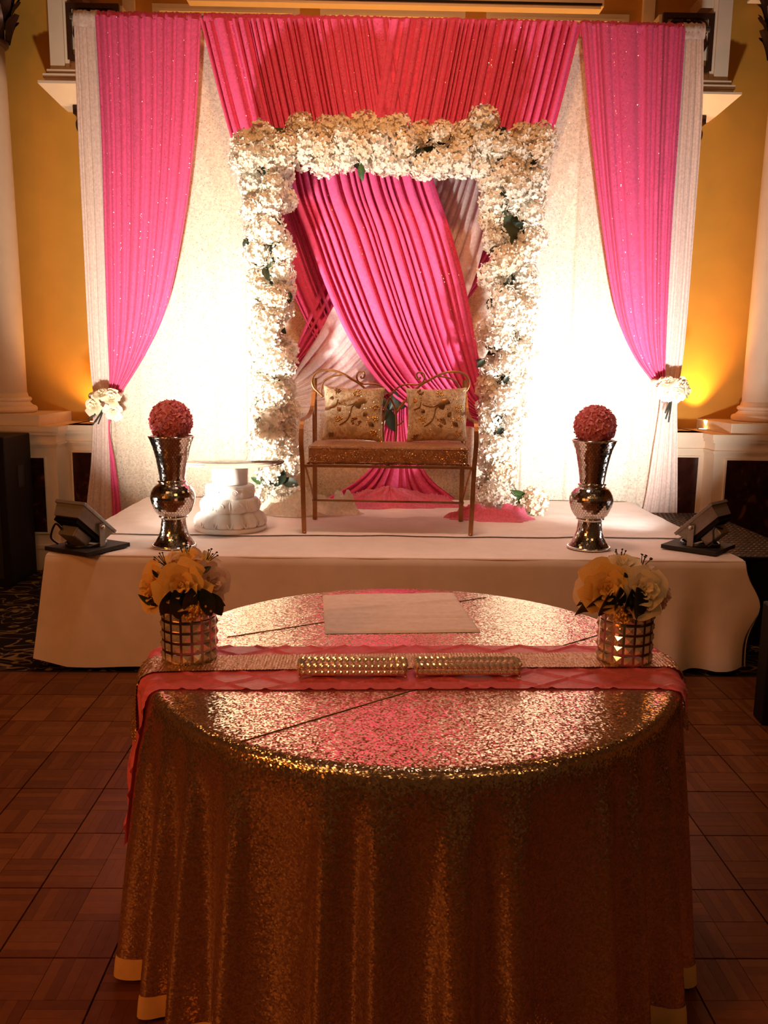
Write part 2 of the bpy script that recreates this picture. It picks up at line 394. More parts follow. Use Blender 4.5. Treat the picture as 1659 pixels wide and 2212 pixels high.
# wainscot along the back wall: recessed middle and two pedestals that carry the columns
mb = MB()
mb.box(((XL+XR)/2, (REC_Y+WALL_Y)/2, LEDGE/2-0.02), (XR-XL, WALL_Y-REC_Y, LEDGE-0.04))
for x0, x1 in ((-4.9, XL), (XR, 5.3)):
    mb.box(((x0+x1)/2, (PED_Y+WALL_Y)/2, LEDGE/2-0.02), (x1-x0, WALL_Y-PED_Y, LEDGE-0.04))
wains = struct('trim_1', mb, M_cream)
mb = MB()
def course(z0, z1, out):
    mb.box(((XL+XR)/2, REC_Y-out/2+0.1, (z0+z1)/2), (XR-XL-2*out, out+0.2, z1-z0))
    for x0, x1 in ((-4.9, XL+out), (XR-out, 5.3)):
        mb.box(((x0+x1)/2, (PED_Y-out+WALL_Y)/2, (z0+z1)/2), (x1-x0, WALL_Y-PED_Y+out, z1-z0))
course(LEDGE-0.04, LEDGE, 0.035); course(LEDGE-0.065, LEDGE-0.04, 0.022); course(LEDGE-0.14, LEDGE-0.125, 0.018); course(LEDGE-0.155, LEDGE-0.14, 0.010)
mb.box(((XL+XR)/2, (REC_Y+WALL_Y)/2, LEDGE-0.02), (XR-XL, WALL_Y-REC_Y, 0.04))
mb.build('ledge_moulding', M_cream, wains)
mb = MB(); course(0, 0.17, 0.02); course(0.17, 0.20, 0.028)
struct('baseboard_back', mb, M_cream)
def marble_panel(x0, x1, z0, z1, y):
    p = MB().box(((x0+x1)/2, y-0.001, (z0+z1)/2), (x1-x0, 0.016, z1-z0)).build('marble_panel', M_marble, wains)
    f = MB()
    for (cx, cz, dx, dz) in (((x0+x1)/2, z1+0.006, x1-x0+0.024, 0.012), ((x0+x1)/2, z0-0.006, x1-x0+0.024, 0.012), (x0-0.006, (z0+z1)/2, 0.012, z1-z0), (x1+0.006, (z0+z1)/2, 0.012, z1-z0)):
        f.box((cx, y-0.006, cz), (dx, 0.02, dz))
    f.build('panel_bead', M_cream, p)
a = at(157, 977, REC_Y); marble_panel(a.x, a.x+0.62, 0.33, a.z, REC_Y)
a = at(1508, 988, REC_Y); marble_panel(a.x-0.62, a.x, 0.33, a.z, REC_Y)
a = at(96, 989, PED_Y); marble_panel(a.x-0.85, a.x, 0.30, a.z, PED_Y)
a = at(1569, 994, PED_Y); marble_panel(a.x, a.x+0.85, 0.30, a.z, PED_Y)

def column(cx, side, lab):
    c = thing('column', lab, 'column', (cx, 6.83, LEDGE)); c['kind'] = 'structure'
    MB().box((0, 0, 0.042), (0.82, 0.76, 0.084), bev=0.004).build('plinth', M_cream, c)
    prof = [(0.225, 0.084)]
    for k in range(9): a_ = -PI/2+PI*k/8; prof.append((0.215+0.025*math.cos(a_), 0.112+0.028*math.sin(a_)))
    for k in range(7): a_ = PI/2*k/6; prof.append((0.186+0.022*(1-math.sin(a_)), 0.142+0.03*a_/(PI/2)))
    for k in range(9): a_ = -PI/2+PI*k/8; prof.append((0.182+0.018*math.cos(a_), 0.190+0.018*math.sin(a_)))
    prof += [(0.176, 0.21), (0.168, 0.24)]
    MB().lathe(prof, 40).build('base', M_cream, c, True)
    top = 2.83
    MB().lathe([(0.166-0.022*(t/10)**1.6, 0.22+(top-0.22)*t/10) for t in range(11)], 40).build('shaft', M_cream, c, True)
    cp = MB().lathe([(0.15, top-0.02), (0.175, top), (0.175, top+0.02), (0.15, top+0.04), (0.15, top+0.2), (0.2, top+0.42), (0.25, top+0.5)], 24).build('capital', M_iron, c, True)
    lf = MB(); rnd = random.Random(5)
    for ring, (z, n, r, h) in enumerate(((top+0.03, 8, 0.155, 0.2), (top+0.16, 8, 0.165, 0.2), (top+0.3, 8, 0.19, 0.18))):
        for k in range(n):
            M = RZ(2*PI*(k+0.5*ring)/n) @ T(r, 0, z)
            lf.grid(4, 6, lambda u, v: (0.02+0.10*v**2.5*(1 if v < .9 else .8)+0.012*math.cos(6*PI*u), (u-.5)*0.13*(0.5+math.sin(PI*min(v*1.1, 1))*0.6), h*(v-0.25*max(0, v-.7))), M)
    lf.build('acanthus_leaves', M_iron, cp, True)
    MB().box((0, 0, top+0.54), (0.56, 0.56, 0.08), bev=0.01).build('abacus', M_cream, c)
column(-2.93, 1, 'pale column standing on the panelled ledge left of the drapes')
column(3.20, -1, 'pale column standing on the ledge right of the glowing wall uplight')

# upper wall: picture-rail panels and the box brackets with iron grilles
tr = thing('trim_2', 'row of cream framed wall panels above the curtain rod', 'moulding', (0, WALL_Y, 4.0)); tr['kind'] = 'structure'
for (p0, p1, py) in ((330, 648, 10), (692, 1005, 19), (1050, 1358, 28)):
    a = at(p0, py, WALL_Y); b = at(p1, py, WALL_Y); z1 = a.z-4.0; z0 = z1-0.40
    fr = MB()
    for w, o_ in ((0.035, 0.030), (0.02, 0.045)):
        k = 0 if w > .03 else 0.035
        X0, X1, Z0, Z1 = a.x+k, b.x-k, z0+k, z1-k
        fr.box(((X0+X1)/2, -0.01, Z1-w/2), (X1-X0, o_, w)).box(((X0+X1)/2, -0.01, Z0+w/2), (X1-X0, o_, w))
        fr.box((X0+w/2, -0.01, (Z0+Z1)/2), (w, o_, Z1-Z0-2*w)).box((X1-w/2, -0.01, (Z0+Z1)/2), (w, o_, Z1-Z0-2*w))
    f = fr.build('panel_frame', M_cream, tr)
    MB().box(((a.x+b.x)/2, -0.004, (z0+z1)/2), (b.x-a.x-0.1, 0.012, z1-z0-0.1)).build('panel_field', M_cream, tr)
a = at(280, 0, WALL_Y); b = at(1400, 0, WALL_Y)
MB().box((a.x, -0.02, 0.35), (0.09, 0.06, 1.5)).box((b.x, -0.02, 0.35), (0.09, 0.06, 1.5)).box(((a.x+b.x)/2, -0.015, 0.62), (b.x-a.x, 0.05, 0.06)).build('pilaster_strip', M_cream, tr)

def grille(parent, x0, x1, z0, z1, y):
    g = MB(); w = 0.035
    g.box(((x0+x1)/2, y, z1-w/2), (x1-x0, 0.03, w)).box(((x0+x1)/2, y, z0+w/2), (x1-x0, 0.03, w))
    g.box((x0+w/2, y, (z0+z1)/2), (w, 0.03, z1-z0-2*w)).box((x1-w/2, y, (z0+z1)/2), (w, 0.03, z1-z0-2*w))
    fr = g.build('grille_frame', M_iron, parent)
    sc = MB(); r = 0.055
    for sx, cx in ((-1, x0+0.11), (1, x1-0.11)):
        for k, cz in enumerate((z1-0.105, z1-0.36, z1-0.56)):
            if cz < z0+0.05: continue
            if k == 0: sc.tube([(cx+r*math.cos(t*PI/10), y, cz+r*math.sin(t*PI/10)) for t in range(20)], 0.014, 8, closed=True)
            else: sc.tube([(cx+(0.02+0.045*t/22)*math.cos(sx*t*PI/8), y, cz+(0.03+0.06*t/22)*math.sin(t*PI/8)) for t in range(23)], 0.012, 6)
        sc.tube(spline([(cx-sx*0.06, y, z1-0.04), (cx-sx*0.02, y, z1-0.2), (cx+sx*0.06, y, z1-0.2)], 10), 0.013, 6)
        sc.tube(spline([(cx-sx*0.05, y, z1-0.06), (cx-sx*0.03, y, (z0+z1)/2+.1), (cx+sx*0.055, y, (z0+z1)/2), (cx+sx*0.02, y, z0+0.12), (cx-sx*0.05, y, z0+0.03)], 24), 0.013, 6)
    m_ = (x0+x1)/2
    for d in (-0.07, 0, 0.07):
        sc.ball((m_+d, y, z1-0.09), 0.035, 8, 6, (1, .5, 1.2))
    sc.tube(spline([(x0+.15, y, z1-.16), (m_-.06, y, z1-.13), (m_, y, z1-.17), (m_+.06, y, z1-.13), (x1-.15, y, z1-.16)], 20), 0.014, 6)
    sc.build('grille_scroll', M_iron, parent, True)
def bracket(side, lab):
    Yf = 6.86
    if side < 0:
        xo, xp, xi = at(107, 100, Yf).x, at(138, 100, Yf).x, at(262, 60, Yf).x
        zt, zb = at(200, 5, Yf).z, at(150, 127, Yf).z
        lv = [at(100, y, Yf).z for y in (146, 152, 158, 163, 171, 182, 188)]; xf = at(91, 184, Yf).x; zbot = at(127, 217, Yf).z; xcb = at(146, 220, Yf).x
    else:
        xo, xp, xi = at(1577, 100, Yf).x, at(1547, 100, Yf).x, at(1427, 60, Yf).x
        zt, zb = at(1480, 26, Yf).z, at(1530, 152, Yf).z
        lv = [at(1560, y, Yf).z for y in (171, 177, 183, 188, 197, 207, 212)]; xf = at(1592, 209, Yf).x; zbot = at(1553, 241, Yf).z; xcb = at(1538, 245, Yf).x
    s = side
    loc = ((xo+xi)/2, WALL_Y, zbot)
    t = thing('wall_bracket', lab, 'bracket', loc)
    ox, oz = loc[0], zbot
    def B(m, x0, x1, y0, y1, z0, z1): m.box(((x0+x1)/2-ox, (y0+y1)/2-WALL_Y, (z0+z1)/2-oz), (abs(x1-x0), abs(y1-y0), z1-z0))
    p = MB(); B(p, xo, xp, Yf, WALL_Y, lv[0], 5.2); p.build('post', M_cream, t)
    p = MB(); B(p, xp, xi, Yf+0.05, WALL_Y, lv[0], zt+0.0); B(p, xp, xp-s*0.03, Yf+0.02, WALL_Y, lv[0], 5.2); B(p, xp, xp-s*0.12, Yf+0.03, WALL_Y, zt+0.05, zt+0.14); p.build('body', M_cream, t)
    grille(t, min(xp, xi)-ox+0.02, max(xp, xi)-ox-0.02, zb-oz, zt-oz, Yf+0.025-WALL_Y)
    p = MB()
    B(p, xo+s*0.000, xi, Yf-0.01, WALL_Y, lv[1], lv[0]); B(p, xo+s*0.02, xi, Yf-0.03, WALL_Y, lv[2], lv[1]); B(p, xo+s*0.012, xi, Yf-0.022, WALL_Y, lv[3], lv[2])
    B(p, xo+s*0.045, xi, Yf-0.05, WALL_Y, lv[4], lv[3]); B(p, xo+s*0.035, xi, Yf-0.04, WALL_Y, lv[5], lv[4]); B(p, xf, xi, Yf-0.09, WALL_Y, lv[6], lv[5])
    p.build('shelf_moulding', M_cream, t)
    xs = [xf-ox, xi-ox+0.0]; xb = [(xo-s*0.02)-ox, xi-ox]
    p = MB().frustum(0.0, (min(xb), max(xb), Yf+0.13-WALL_Y, 0), lv[6]-oz, (min(xs), max(xs), Yf-0.085-WALL_Y, 0)); p.build('flared_base', M_cream, t)
    p = MB(); cx = (xcb - s*0.10)-ox
    p.tube([(cx, Yf+0.2-WALL_Y+(0.012+0.004*k)*math.cos(k*0.5), -0.11+(0.012+0.004*k)*math.sin(k*0.5)) for k in range(18)], 0.022, 8)
    p.box((cx, -0.09, -0.03), (0.2, 0.18, 0.06)); p.box((cx, -0.05, -0.11), (0.16, 0.10, 0.16))
    for k in (-1, 1):
        p.tube([(cx+k*0.08, -0.1+(0.01+0.0035*j)*math.cos(j*0.5), -0.12+(0.01+0.0035*j)*math.sin(j*0.5)) for j in range(16)], 0.018, 8)
    p.build('corbel_scroll', M_iron, t, True)
bracket(-1, 'cream wall bracket with dark iron grille behind the left end of the curtain rod')
bracket(1, 'cream wall bracket with dark iron grille behind the right end of the curtain rod')

# projector screen case, hung high in front of the panels
sy = 6.62; a = at(400, 2, sy); b = at(1306, 7, sy)
sc_ = thing('projection_screen', 'white retracted projection screen case above the curtain rod', 'screen', ((a.x+b.x)/2, sy, a.z+0.02))
L = b.x-a.x
MB().box((0, 0.07, 0.06), (L, 0.14, 0.12), bev=0.008).build('case', M_cream, sc_)
MB().box((0.0, -0.008, 0.012), (L-0.04, 0.012, 0.012)).build('slot', M_black, sc_)
MB().box((0, 0.0, -0.012), (L-0.05, 0.02, 0.02), bev=0.004).build('bottom_bar', M_cream, sc_)

# parquet dance floor
TILE = 0.305; TX0, TY0 = -1.58905, 2.01654
def tile_mesh(seed):
    rnd = random.Random(seed); m = MB(); m.col = []; h = TILE/2
    for qx in (0, 1):
        for qy in (0, 1):
            vert = (qx+qy+seed) % 2; base = 0.10+rnd.random()*0.25
            n = 5; w = (h-0.001)/n
            for k in range(n):
                dz = rnd.uniform(0, 0.0006); tone = min(1, base+rnd.random()*0.6)
                c0 = 0.0008+k*w; c1 = c0+w-0.0005
                x0, x1, y0, y1 = (c0, c1, 0.0008, h-0.0006) if vert else (0.0008, h-0.0006, c0, c1)
                x0 += qx*h-h; x1 += qx*h-h; y0 += qy*h-h; y1 += qy*h-h
                m.box(((x0+x1)/2, (y0+y1)/2, -0.004+dz/2), (x1-x0, y1-y0, 0.008+dz)); m.col += [tone]*8
    return m.mesh('parquet_tile', M_parquet)
tmeshes = [tile_mesh(i) for i in range(8)]
rnd = random.Random(11)
for k in range(-4, 16):
    for j in range(-8, 7):
        inst('parquet_tile', rnd.choice(tmeshes), floor, T(TX0+(k+.5)*TILE, TY0+(j+.5)*TILE, 0.0082+rnd.uniform(-.0004, .0004)) @ S((0.988, 0.988, 1)) @ RZ(PI*rnd.randint(0, 1)))
MB().box((0.25, TY0+7*TILE+0.012, 0.003), (6.4, 0.022, 0.008)).build('edge_strip', M_black, floor)

# ------------------------------------------------------------------ stage
DX0, DX1, DY0, DY1, DZ = -1.65, 1.95, 4.215, 6.15, 0.62
st = thing('stage_platform', 'low stage platform under the white cloth', 'stage', ((DX0+DX1)/2, (DY0+DY1)/2, 0))
MB().box((0, 0, DZ-0.075), (DX1-DX0-0.02, DY1-DY0-0.02, 0.10)).build('deck', M_black_matte, st)
for sx in (-1, 1):
    for sy_ in (-1, 1):
        MB().box((sx*1.6, sy_*0.8, (DZ-0.1)/2), (0.06, 0.06, DZ-0.1)).build('leg', M_black, st)
rnd = random.Random(3)
cl = thing('stage_cloth', 'white cloth covering the stage deck and hanging down its front', 'cloth', (0.15, DY0, 0))
def deckz(x, y): return DZ-0.004+0.004*noise.noise(Vector((x*1.3, y*2.2, 0)))+0.0022*noise.noise(Vector((x*6, y*9, 3)))
mb = MB(); mb.grid(120, 70, lambda u, v: (DX0+(DX1-DX0)*u-0.15, (DY1-DY0)*v, deckz(DX0+(DX1-DX0)*u, DY0+(DY1-DY0)*v) if 0.004 < v else DZ-0.010))
mb.build('deck_cover', M_stage_cloth, cl, True)
def skirt_front(u, d):
    fl = 0.085*max(0, 1-u/0.06)*d**1.0
    fr = max(0, (u-0.965)/0.035)
    bulge = math.exp(-((d-0.42)/0.22)**2)
    x = DX0+(DX1-DX0)*u - fl + fr*(0.085*bulge+0.03*d)
    wv = 0.010*math.sin(u*31+1)*math.sin(u*7)+0.014*noise.noise(Vector((u*14, d*0.8, 2)))
    if u > 0.88: wv += 0.03*math.sin((u-0.88)/0.12*PI*3.0)*d
    y = DY0-0.004-0.035*d**0.6*0.4-wv*(0.25+d)-0.012*d + (0.03*fr*d)
    y -= 0.0 if d > 0.02 else -0.008
    hem = 0.028+0.012*noise.noise(Vector((u*9, 0, 7)))+0.05*fr*0.3
    if u < 0.035: hem += 0.04*(1-u/0.035)
    return (x-0.15, y-DY0, (DZ-0.006)*(1-d)+hem*d)
mb = MB(); mb.grid(260, 26, skirt_front, flip=True); mb.build('front_skirt', M_stage_cloth, cl, True)
for side in (-1, 1):
    def skirt_side(u, d):
        X = DX0 if side < 0 else DX1
        c = max(0, 1-u/0.12)
        out = 0.012+0.05*d*(0.3+0.3*math.sin(u*22))+c*(0.085*d if side < 0 else 0.085*math.exp(-((d-0.42)/0.22)**2)+0.03*d)*0.9
        return (X+side*out*min(1, d*8)-0.15, (DY1-DY0)*u+0.01, (DZ-0.006)*(1-d)+0.035*d)
    MB().grid(60, 14, skirt_side, flip=side > 0).build('side_skirt', M_stage_cloth, cl, True)
c2 = thing('stage_cloth', 'second white cloth laid over the rear stage under the gold bench', 'cloth', (0.15, 4.745, DZ))
def rear(u, v):
    x = DX0+0.01+(DX1-DX0-0.02)*u; y0 = 4.735+0.035*u+0.012*math.sin(u*17)+0.008*math.sin(u*41)
    y = y0+(DY1-0.005-y0)*v
    z = 0.0012+0.004*noise.noise(Vector((x*1.3, y*2.2, 0)))+0.0022*noise.noise(Vector((x*6, y*9, 3)))+0.0025*noise.noise(Vector((x*3, y*5, 8)))*min(1, v*8)
    if v < 0.012: z += 0.003 if v > 0 else -0.001
    return (x-0.15, y-4.745, z+0.0035)
MB().grid(150, 84, rear).build('cloth_sheet', M_stage_cloth, c2, True)

# ------------------------------------------------------------------ pipe and drape
ROD_Y, ROD_Z = 6.24, 3.925
pf = thing('drape_frame', 'pipe frame carrying all the drapes behind the stage', 'frame', (0.12, ROD_Y, 0))
MB().tube([(-2.2, 0, ROD_Z), (2.2, 0, ROD_Z)], 0.02, 10).build('crossbar', M_steel, pf, True)
for x in (-1.9, 2.1):
    MB().tube([(x, 0.17, 0.02), (x, 0.17, ROD_Z+0.01)], 0.022, 10).build('upright', M_steel, pf, True)
    MB().box((x, 0.20, 0.006), (0.4, 0.22, 0.012)).build('base_plate', M_steel, pf)

def pleat_set(n, seed):
    """pleat profile sampled across the cloth: raised flat bands and narrow deep recesses of uneven widths"""
    rnd = random.Random(seed); us, hs = [], []
    w = [math.exp(rnd.gauss(0, 0.42)) for _ in range(n)]; tot = sum(w); u0 = 0.0
    for i in range(n):
        wi = w[i]/tot; sp = rnd.uniform(0.52, 0.80); hi = rnd.uniform(0.65, 1.0); lo = rnd.uniform(0.0, 0.22); tl = rnd.uniform(-0.22, 0.22); mid = rnd.uniform(-.08, .08)
        for t, h in ((0.0, lo), (0.05, hi*0.62), (0.10, hi*(0.93-tl*.5)), (sp*0.33, hi*(1-tl*0.2)), (sp*0.66, hi*(1+mid+tl*0.2)), (sp*0.93, hi*(0.95+tl*.5)), (sp, hi*0.62), (sp+0.05, lo+0.05), (sp+(1-sp)*0.5, lo+0.10*rnd.random()), (0.97, lo)):
            us.append(u0+wi*t); hs.append(h)
        u0 += wi
    us.append(1.0); hs.append(0.5)
    hs[0] = hs[1] = 0.5; hs[-2] = 0.45; hs[-3] = max(hs[-3], 0.3)
    return us, hs
def drape(name, L, R, n, seed, amp, mat, parent, nv=60, yfn=None, ampv=None):
    """L, R: boundary points from top to bottom; pleats follow the lines between them"""
    base = Vector(parent.location); Ls = spline(L, nv); Rs = spline(R, nv); us, hs = pleat_set(n, seed); nu = len(us)-1
    rnd = random.Random(seed+99); ph = rnd.random()*10
    def f(u, v):
        i = min(nv, int(round(v*nv))); a, b = Ls[i], Rs[i]; k = int(round(u*nu)); u = us[k]
        uw = u+0.012*noise.noise(Vector((u*6, v*1.6, ph)))*min(1, v*3)*min(1, u*12, (1-u)*12)
        p = a.lerp(b, min(1, max(0, uw)))
        kk = amp*(ampv(v) if ampv else 1)
        y = p.y-kk*hs[k]-kk*0.5*noise.noise(Vector((u*4, v*1.4, ph+4)))*min(1, v*2)
        if yfn: y += yfn(u, v)
        return Vector((p.x, y, p.z))-base
    m = MB(); m.grid(nu, nv, f, uv=True, flip=True)
    return m.build(name, mat, parent, True)
def heading(parent, x0, x1, mat, seed, y=ROD_Y):
    base = Vector(parent.location); rnd = random.Random(seed); n = int((x1-x0)/0.011)
    pr = [(0.030, 0.028), (0.032, -0.0), (0.034, -0.03), (0.026, -0.05), (0.018, -0.07)]
    jit = [[rnd.uniform(0.75, 1.25) for _ in range(n+1)] for _ in range(7)]; tp = [rnd.uniform(0.030, 0.044) for _ in range(n+1)]
    def f(u, v):
        i = int(round(u*n)); j = int(round(v*6))
        ang = [(0.004, 1.0), (0.022, 0.6), (0.030, 0.1), (0.032, -0.4), (0.026, -0.9), (0.030, -1.4), (0.028, -2.1)][j]
        yy = -ang[0]*jit[j][i]*(1.0 if i % 2 else 0.72); zz = tp[i] if j == 0 else ang[1]*0.034
        return Vector((x0+(x1-x0)*u, y+yy, ROD_Z+zz))-base
    m = MB(); m.grid(n, 6, f, uv=True, flip=True); m.build('rod_pocket', mat, parent, True)

# ivory sequin backdrop, four lengths side by side
xb = [-1.98, -0.9, 0.15, 1.22, 2.2]
for i in range(4):
    t = thing('backdrop_curtain', ['ivory sequin curtain behind the left pink drape and silver vase', 'ivory sequin curtain behind the left half of the flower arch',
              'ivory sequin curtain behind the right half of the flower arch', 'ivory sequin curtain behind the right pink drape and silver vase'][i], 'curtain', ((xb[i]+xb[i+1])/2, 6.33, 0))
    x0, x1 = xb[i]-0.01, xb[i+1]+0.01
    drape('panel', [(x0, 6.32, ROD_Z-0.01), (x0, 6.32, 2), (x0, 6.32, 0.03)], [(x1, 6.32, ROD_Z-0.01), (x1, 6.32, 2), (x1, 6.32, 0.03)], 6, 40+i, 0.02, M_backdrop, t, nv=40)

def P(pts, Y): return [at(x, y, Y) for x, y in pts]
# side drapes: blush chiffon outside, pink inside, both caught by a tie-back
def side_drape(lab, name, Lp, Rp, Y, n, seed, amp, mat, tail=None, head=True):
    Lw, Rw = P(Lp, Y), P(Rp, Y)
    t = thing(name, lab, 'curtain', ((Lw[0].x+Rw[0].x)/2, Y, 0.0))
    drape('panel', Lw, Rw, n, seed, amp, mat, t, nv=70)
    if head: heading(t, Lw[0].x, Rw[0].x, mat, seed)
    if tail:
        drape('tail', P(tail[0], Y), P(tail[1], Y), tail[2], seed+7, amp*0.9, mat, t, nv=40)
    return t
side_drape('blush white chiffon drape at the far left end of the curtain rod', 'side_curtain', [(160, 36), (168, 250), (180, 500), (190, 700), (197, 800), (203, 852)], [(213, 36), (226, 250), (236, 500), (240, 700), (241, 800), (240, 852)], 6.25, 4, 61, 0.022, M_sheer,
           tail=([(203, 850), (202, 890), (197, 1000), (186, 1110), (170, 1290)], [(240, 850), (240, 890), (243, 1000), (248, 1110), (258, 1290)], 6))
side_drape('blush white chiffon drape at the far right end of the curtain rod', 'side_curtain', [(1474, 64), (1462, 250), (1449, 500), (1436, 700), (1430, 790), (1428, 835)], [(1519, 76), (1516, 250), (1498, 500), (1482, 700), (1472, 790), (1464, 835)], 6.25, 4, 62, 0.022, M_sheer,
           tail=([(1428, 833), (1424, 880), (1412, 960), (1397, 1060), (1386, 1112)], [(1464, 833), (1462, 880), (1463, 960), (1463, 1060), (1462, 1117)], 7))
side_drape('pink sequin drape tied back on the left beside the ivory curtain', 'side_curtain', [(208, 38), (222, 300), (229, 550), (234, 720), (238, 800), (240, 850)], [(436, 46), (426, 250), (405, 450), (367, 650), (320, 760), (256, 862)], 6.22, 10, 63, 0.055, M_pink,
           tail=([(240, 852), (236, 920), (240, 1010), (245, 1120), (246, 1290)], [(252, 858), (238, 925), (252, 1010), (265, 1110), (272, 1290)], 2))
side_drape('pink sequin drape tied back on the right beside the ivory curtain', 'side_curtain', [(1253, 54), (1272, 270), (1296, 470), (1326, 660), (1365, 765), (1430, 850)], [(1478, 64), (1464, 280), (1449, 500), (1438, 700), (1434, 790), (1432, 835)], 6.22, 10, 64, 0.055, M_pink)
# centre swags
def swag(lab, Lp, Rp, Y, n, seed, amp, mat, head=None, yfn=None, nv=80):
    Lw, Rw = P(Lp, Y), P(Rp, Y)
    t = thing('swag_curtain', lab, 'curtain', ((Lw[0].x+Rw[0].x)/2, Y, 0.0))
    drape('panel', Lw, Rw, n, seed, amp, mat, t, nv=nv, yfn=yfn)
    if head: heading(t, Lw[0].x, Rw[0].x, mat, seed)
    return t
swag('pink swag fanning from the left half of the rod down behind the arch', [(434, 46), (500, 300), (560, 450), (620, 605), (680, 730), (760, 840), (850, 895)], [(846, 48), (880, 300), (905, 450), (925, 600), (935, 730), (930, 840), (885, 895)], 6.13, 26, 71, 0.07, M_pink_swag, head=True)
swag('pink swag fanning from the right half of the rod down behind the arch', [(842, 48), (800, 300), (760, 450), (716, 560), (680, 650), (648, 730), (630, 790)], [(1254, 54), (1190, 300), (1130, 440), (1060, 580), (940, 720), (780, 800), (640, 815)], 6.10, 24, 72, 0.07, M_pink_swag, head=True, yfn=lambda u, v: 0.03*math.sin(v*PI))
swag('pale blush sheer swag crossing inside the arch to the lower left', [(930, 330), (870, 440), (790, 560), (725, 655), (690, 720), (655, 775), (632, 815)], [(1085, 330), (1060, 470), (1010, 640), (930, 770), (830, 855), (740, 888), (640, 892)], 6.03, 9, 73, 0.03, M_peach)
swag('bright pink swag crossing in front inside the arch to the lower right', [(610, 300), (632, 420), (664, 510), (700, 610), (756, 735), (830, 840), (930, 905), (1036, 925)], [(915, 300), (938, 400), (972, 500), (1000, 600), (1020, 700), (1034, 780), (1042, 840), (1048, 872)], 5.97, 17, 74, 0.075, M_pink_swag)
# centre tail that pools on the stage
tl = thing('swag_curtain', 'pink tail hanging behind the bench and pooling on the stage', 'curtain', (0.17, 6.0, DZ))
Lw = P([(838, 872), (832, 910), (822, 950), (806, 1000), (766, 1040), (705, 1075)], 5.98); Rw = P([(882, 872), (884, 910), (892, 950), (908, 1000), (936, 1040), (985, 1077)], 5.98)
drape('panel', Lw, Rw, 9, 81, 0.05, M_pink_swag, tl, nv=40, ampv=lambda v: 0.6+0.8*v)
def puddle(name, parent, cx, cy, rx, ry, h, mat, seed, nf=9, swirl=0.0, amp=0.05):
    """pooled cloth: folds that run out from the middle, or lie along it when swirl is set"""
    base = Vector(parent.location); z0 = DZ+0.010
    def f(u, v):
        a = 2*PI*u; r = v
        k = 1+0.10*math.sin(3*a+seed)+0.07*math.sin(8*a+seed*2)+0.05*math.sin(15*a+seed)
        x = cx+rx*r*k*math.cos(a); y = cy+ry*r*k*math.sin(a)
        n1 = noise.noise(Vector((x*5+seed, y*7, seed*1.7))); n2 = noise.noise(Vector((x*13+seed, y*16, seed)))
        if swirl: ph = (y*1.0+x*0.25)*swirl+2.2*n1+0.9*n2+seed
        else: ph = a*nf+2.4*n1+1.2*r
        ridge = 1-abs(math.sin(ph))**0.55
        z = z0+h*(1-r)**1.5+amp*ridge*min(1, 4*(1-r))*(0.35+0.65*r if not swirl else 1)*(0.7+0.6*n1)+0.010*n2*(1-r)
        if v > 0.985: z = z0-0.004
        return Vector((x, y, max(z0-0.004, z)))-base
    m = MB(); m.grid(240, 40, f, flip=True); return m.build(name, mat, parent, True)
puddle('pooled_hem', tl, 0.145, 5.88, 0.47, 0.19, 0.10, M_pink_plain, 2.0, 9, 0, 0.12)
t = thing('fabric_pile', 'pink fabric pooled on the stage at the foot of the right arch pillar', 'fabric', (0.75, 5.30, DZ))
a = at(1068, 1118, 5.25); puddle('folds', t, a.x, 5.36, 0.28, 0.14, 0.04, M_pink_plain, 5.0, 7, 30.0, 0.10)
t = thing('fabric_pile', 'cream fabric bunched on the stage at the foot of the left arch pillar', 'fabric', (-0.42, 5.45, DZ))
puddle('folds', t, -0.42, 5.50, 0.34, 0.16, 0.07, M_cream_cloth, 8.0, 8, 26.0, 0.17)

# ------------------------------------------------------------------ flowers
def floret(m, M, size, rnd):
    for k in range(4):
        a = k*PI/2+rnd.uniform(-.2, .2); w = size*rnd.uniform(.8, 1.15); l = size*rnd.uniform(.9, 1.15); up = rnd.uniform(-0.1, 0.5)*size
        c, s = math.cos(a), math.sin(a)
        pts = [(0.0, 0, 0), (0.45*l, -0.48*w, 0.35*up), (0.95*l, -0.34*w, up), (1.08*l, 0.05*w, up*1.1+0.1*size), (0.92*l, 0.40*w, up), (0.42*l, 0.48*w, 0.3*up), (0.55*l, 0, 0.2*up-0.12*size)]
        m.add([(c*x-s*y, s*x+c*y, z) for x, y, z in pts], [(0, 1, 6), (1, 2, 6), (2, 3, 6), (3, 4, 6), (4, 5, 6), (5, 0, 6)], M)
def hydrangea_mesh(seed, mat, n=92, R=0.083):
    rnd = random.Random(seed); m = MB()
    m.ball((0, 0, 0), R*0.72, 10, 7)
    for i in range(n):
        z = 1-2*(i+.5)/n; ph = i*2.39996+rnd.uniform(-.2, .2); r = math.sqrt(max(0, 1-z*z))
        d = Vector((r*math.cos(ph), r*math.sin(ph), z)); rr = R*rnd.uniform(0.84, 1.10)
        d2 = (d+Vector((rnd.uniform(-.45, .45), rnd.uniform(-.45, .45), rnd.uniform(-.45, .45)))).normalized()
        floret(m, T(d*rr) @ aim(d2, rnd.uniform(0, 6)), 0.0185*rnd.uniform(.85, 1.2), rnd)
    return m.mesh('hydrangea_head', mat)
HYD = [hydrangea_mesh(i, M_petal) for i in range(4)]+[hydrangea_mesh(9, M_petal_b)]
def leaf_mesh(name, l, w, mat, bend=0.25):
    m = MB()
    def f(u, v):
        x = l*v; hw = w*0.5*math.sin(PI*min(1, v*0.97+0.02))**0.8*(1 if v < .6 else 1)
        y = (u-.5)*2*hw
        return (x, y, -bend*l*v*v+0.3*abs(y))
    m.grid(4, 8, f); return m.mesh(name, mat, True)
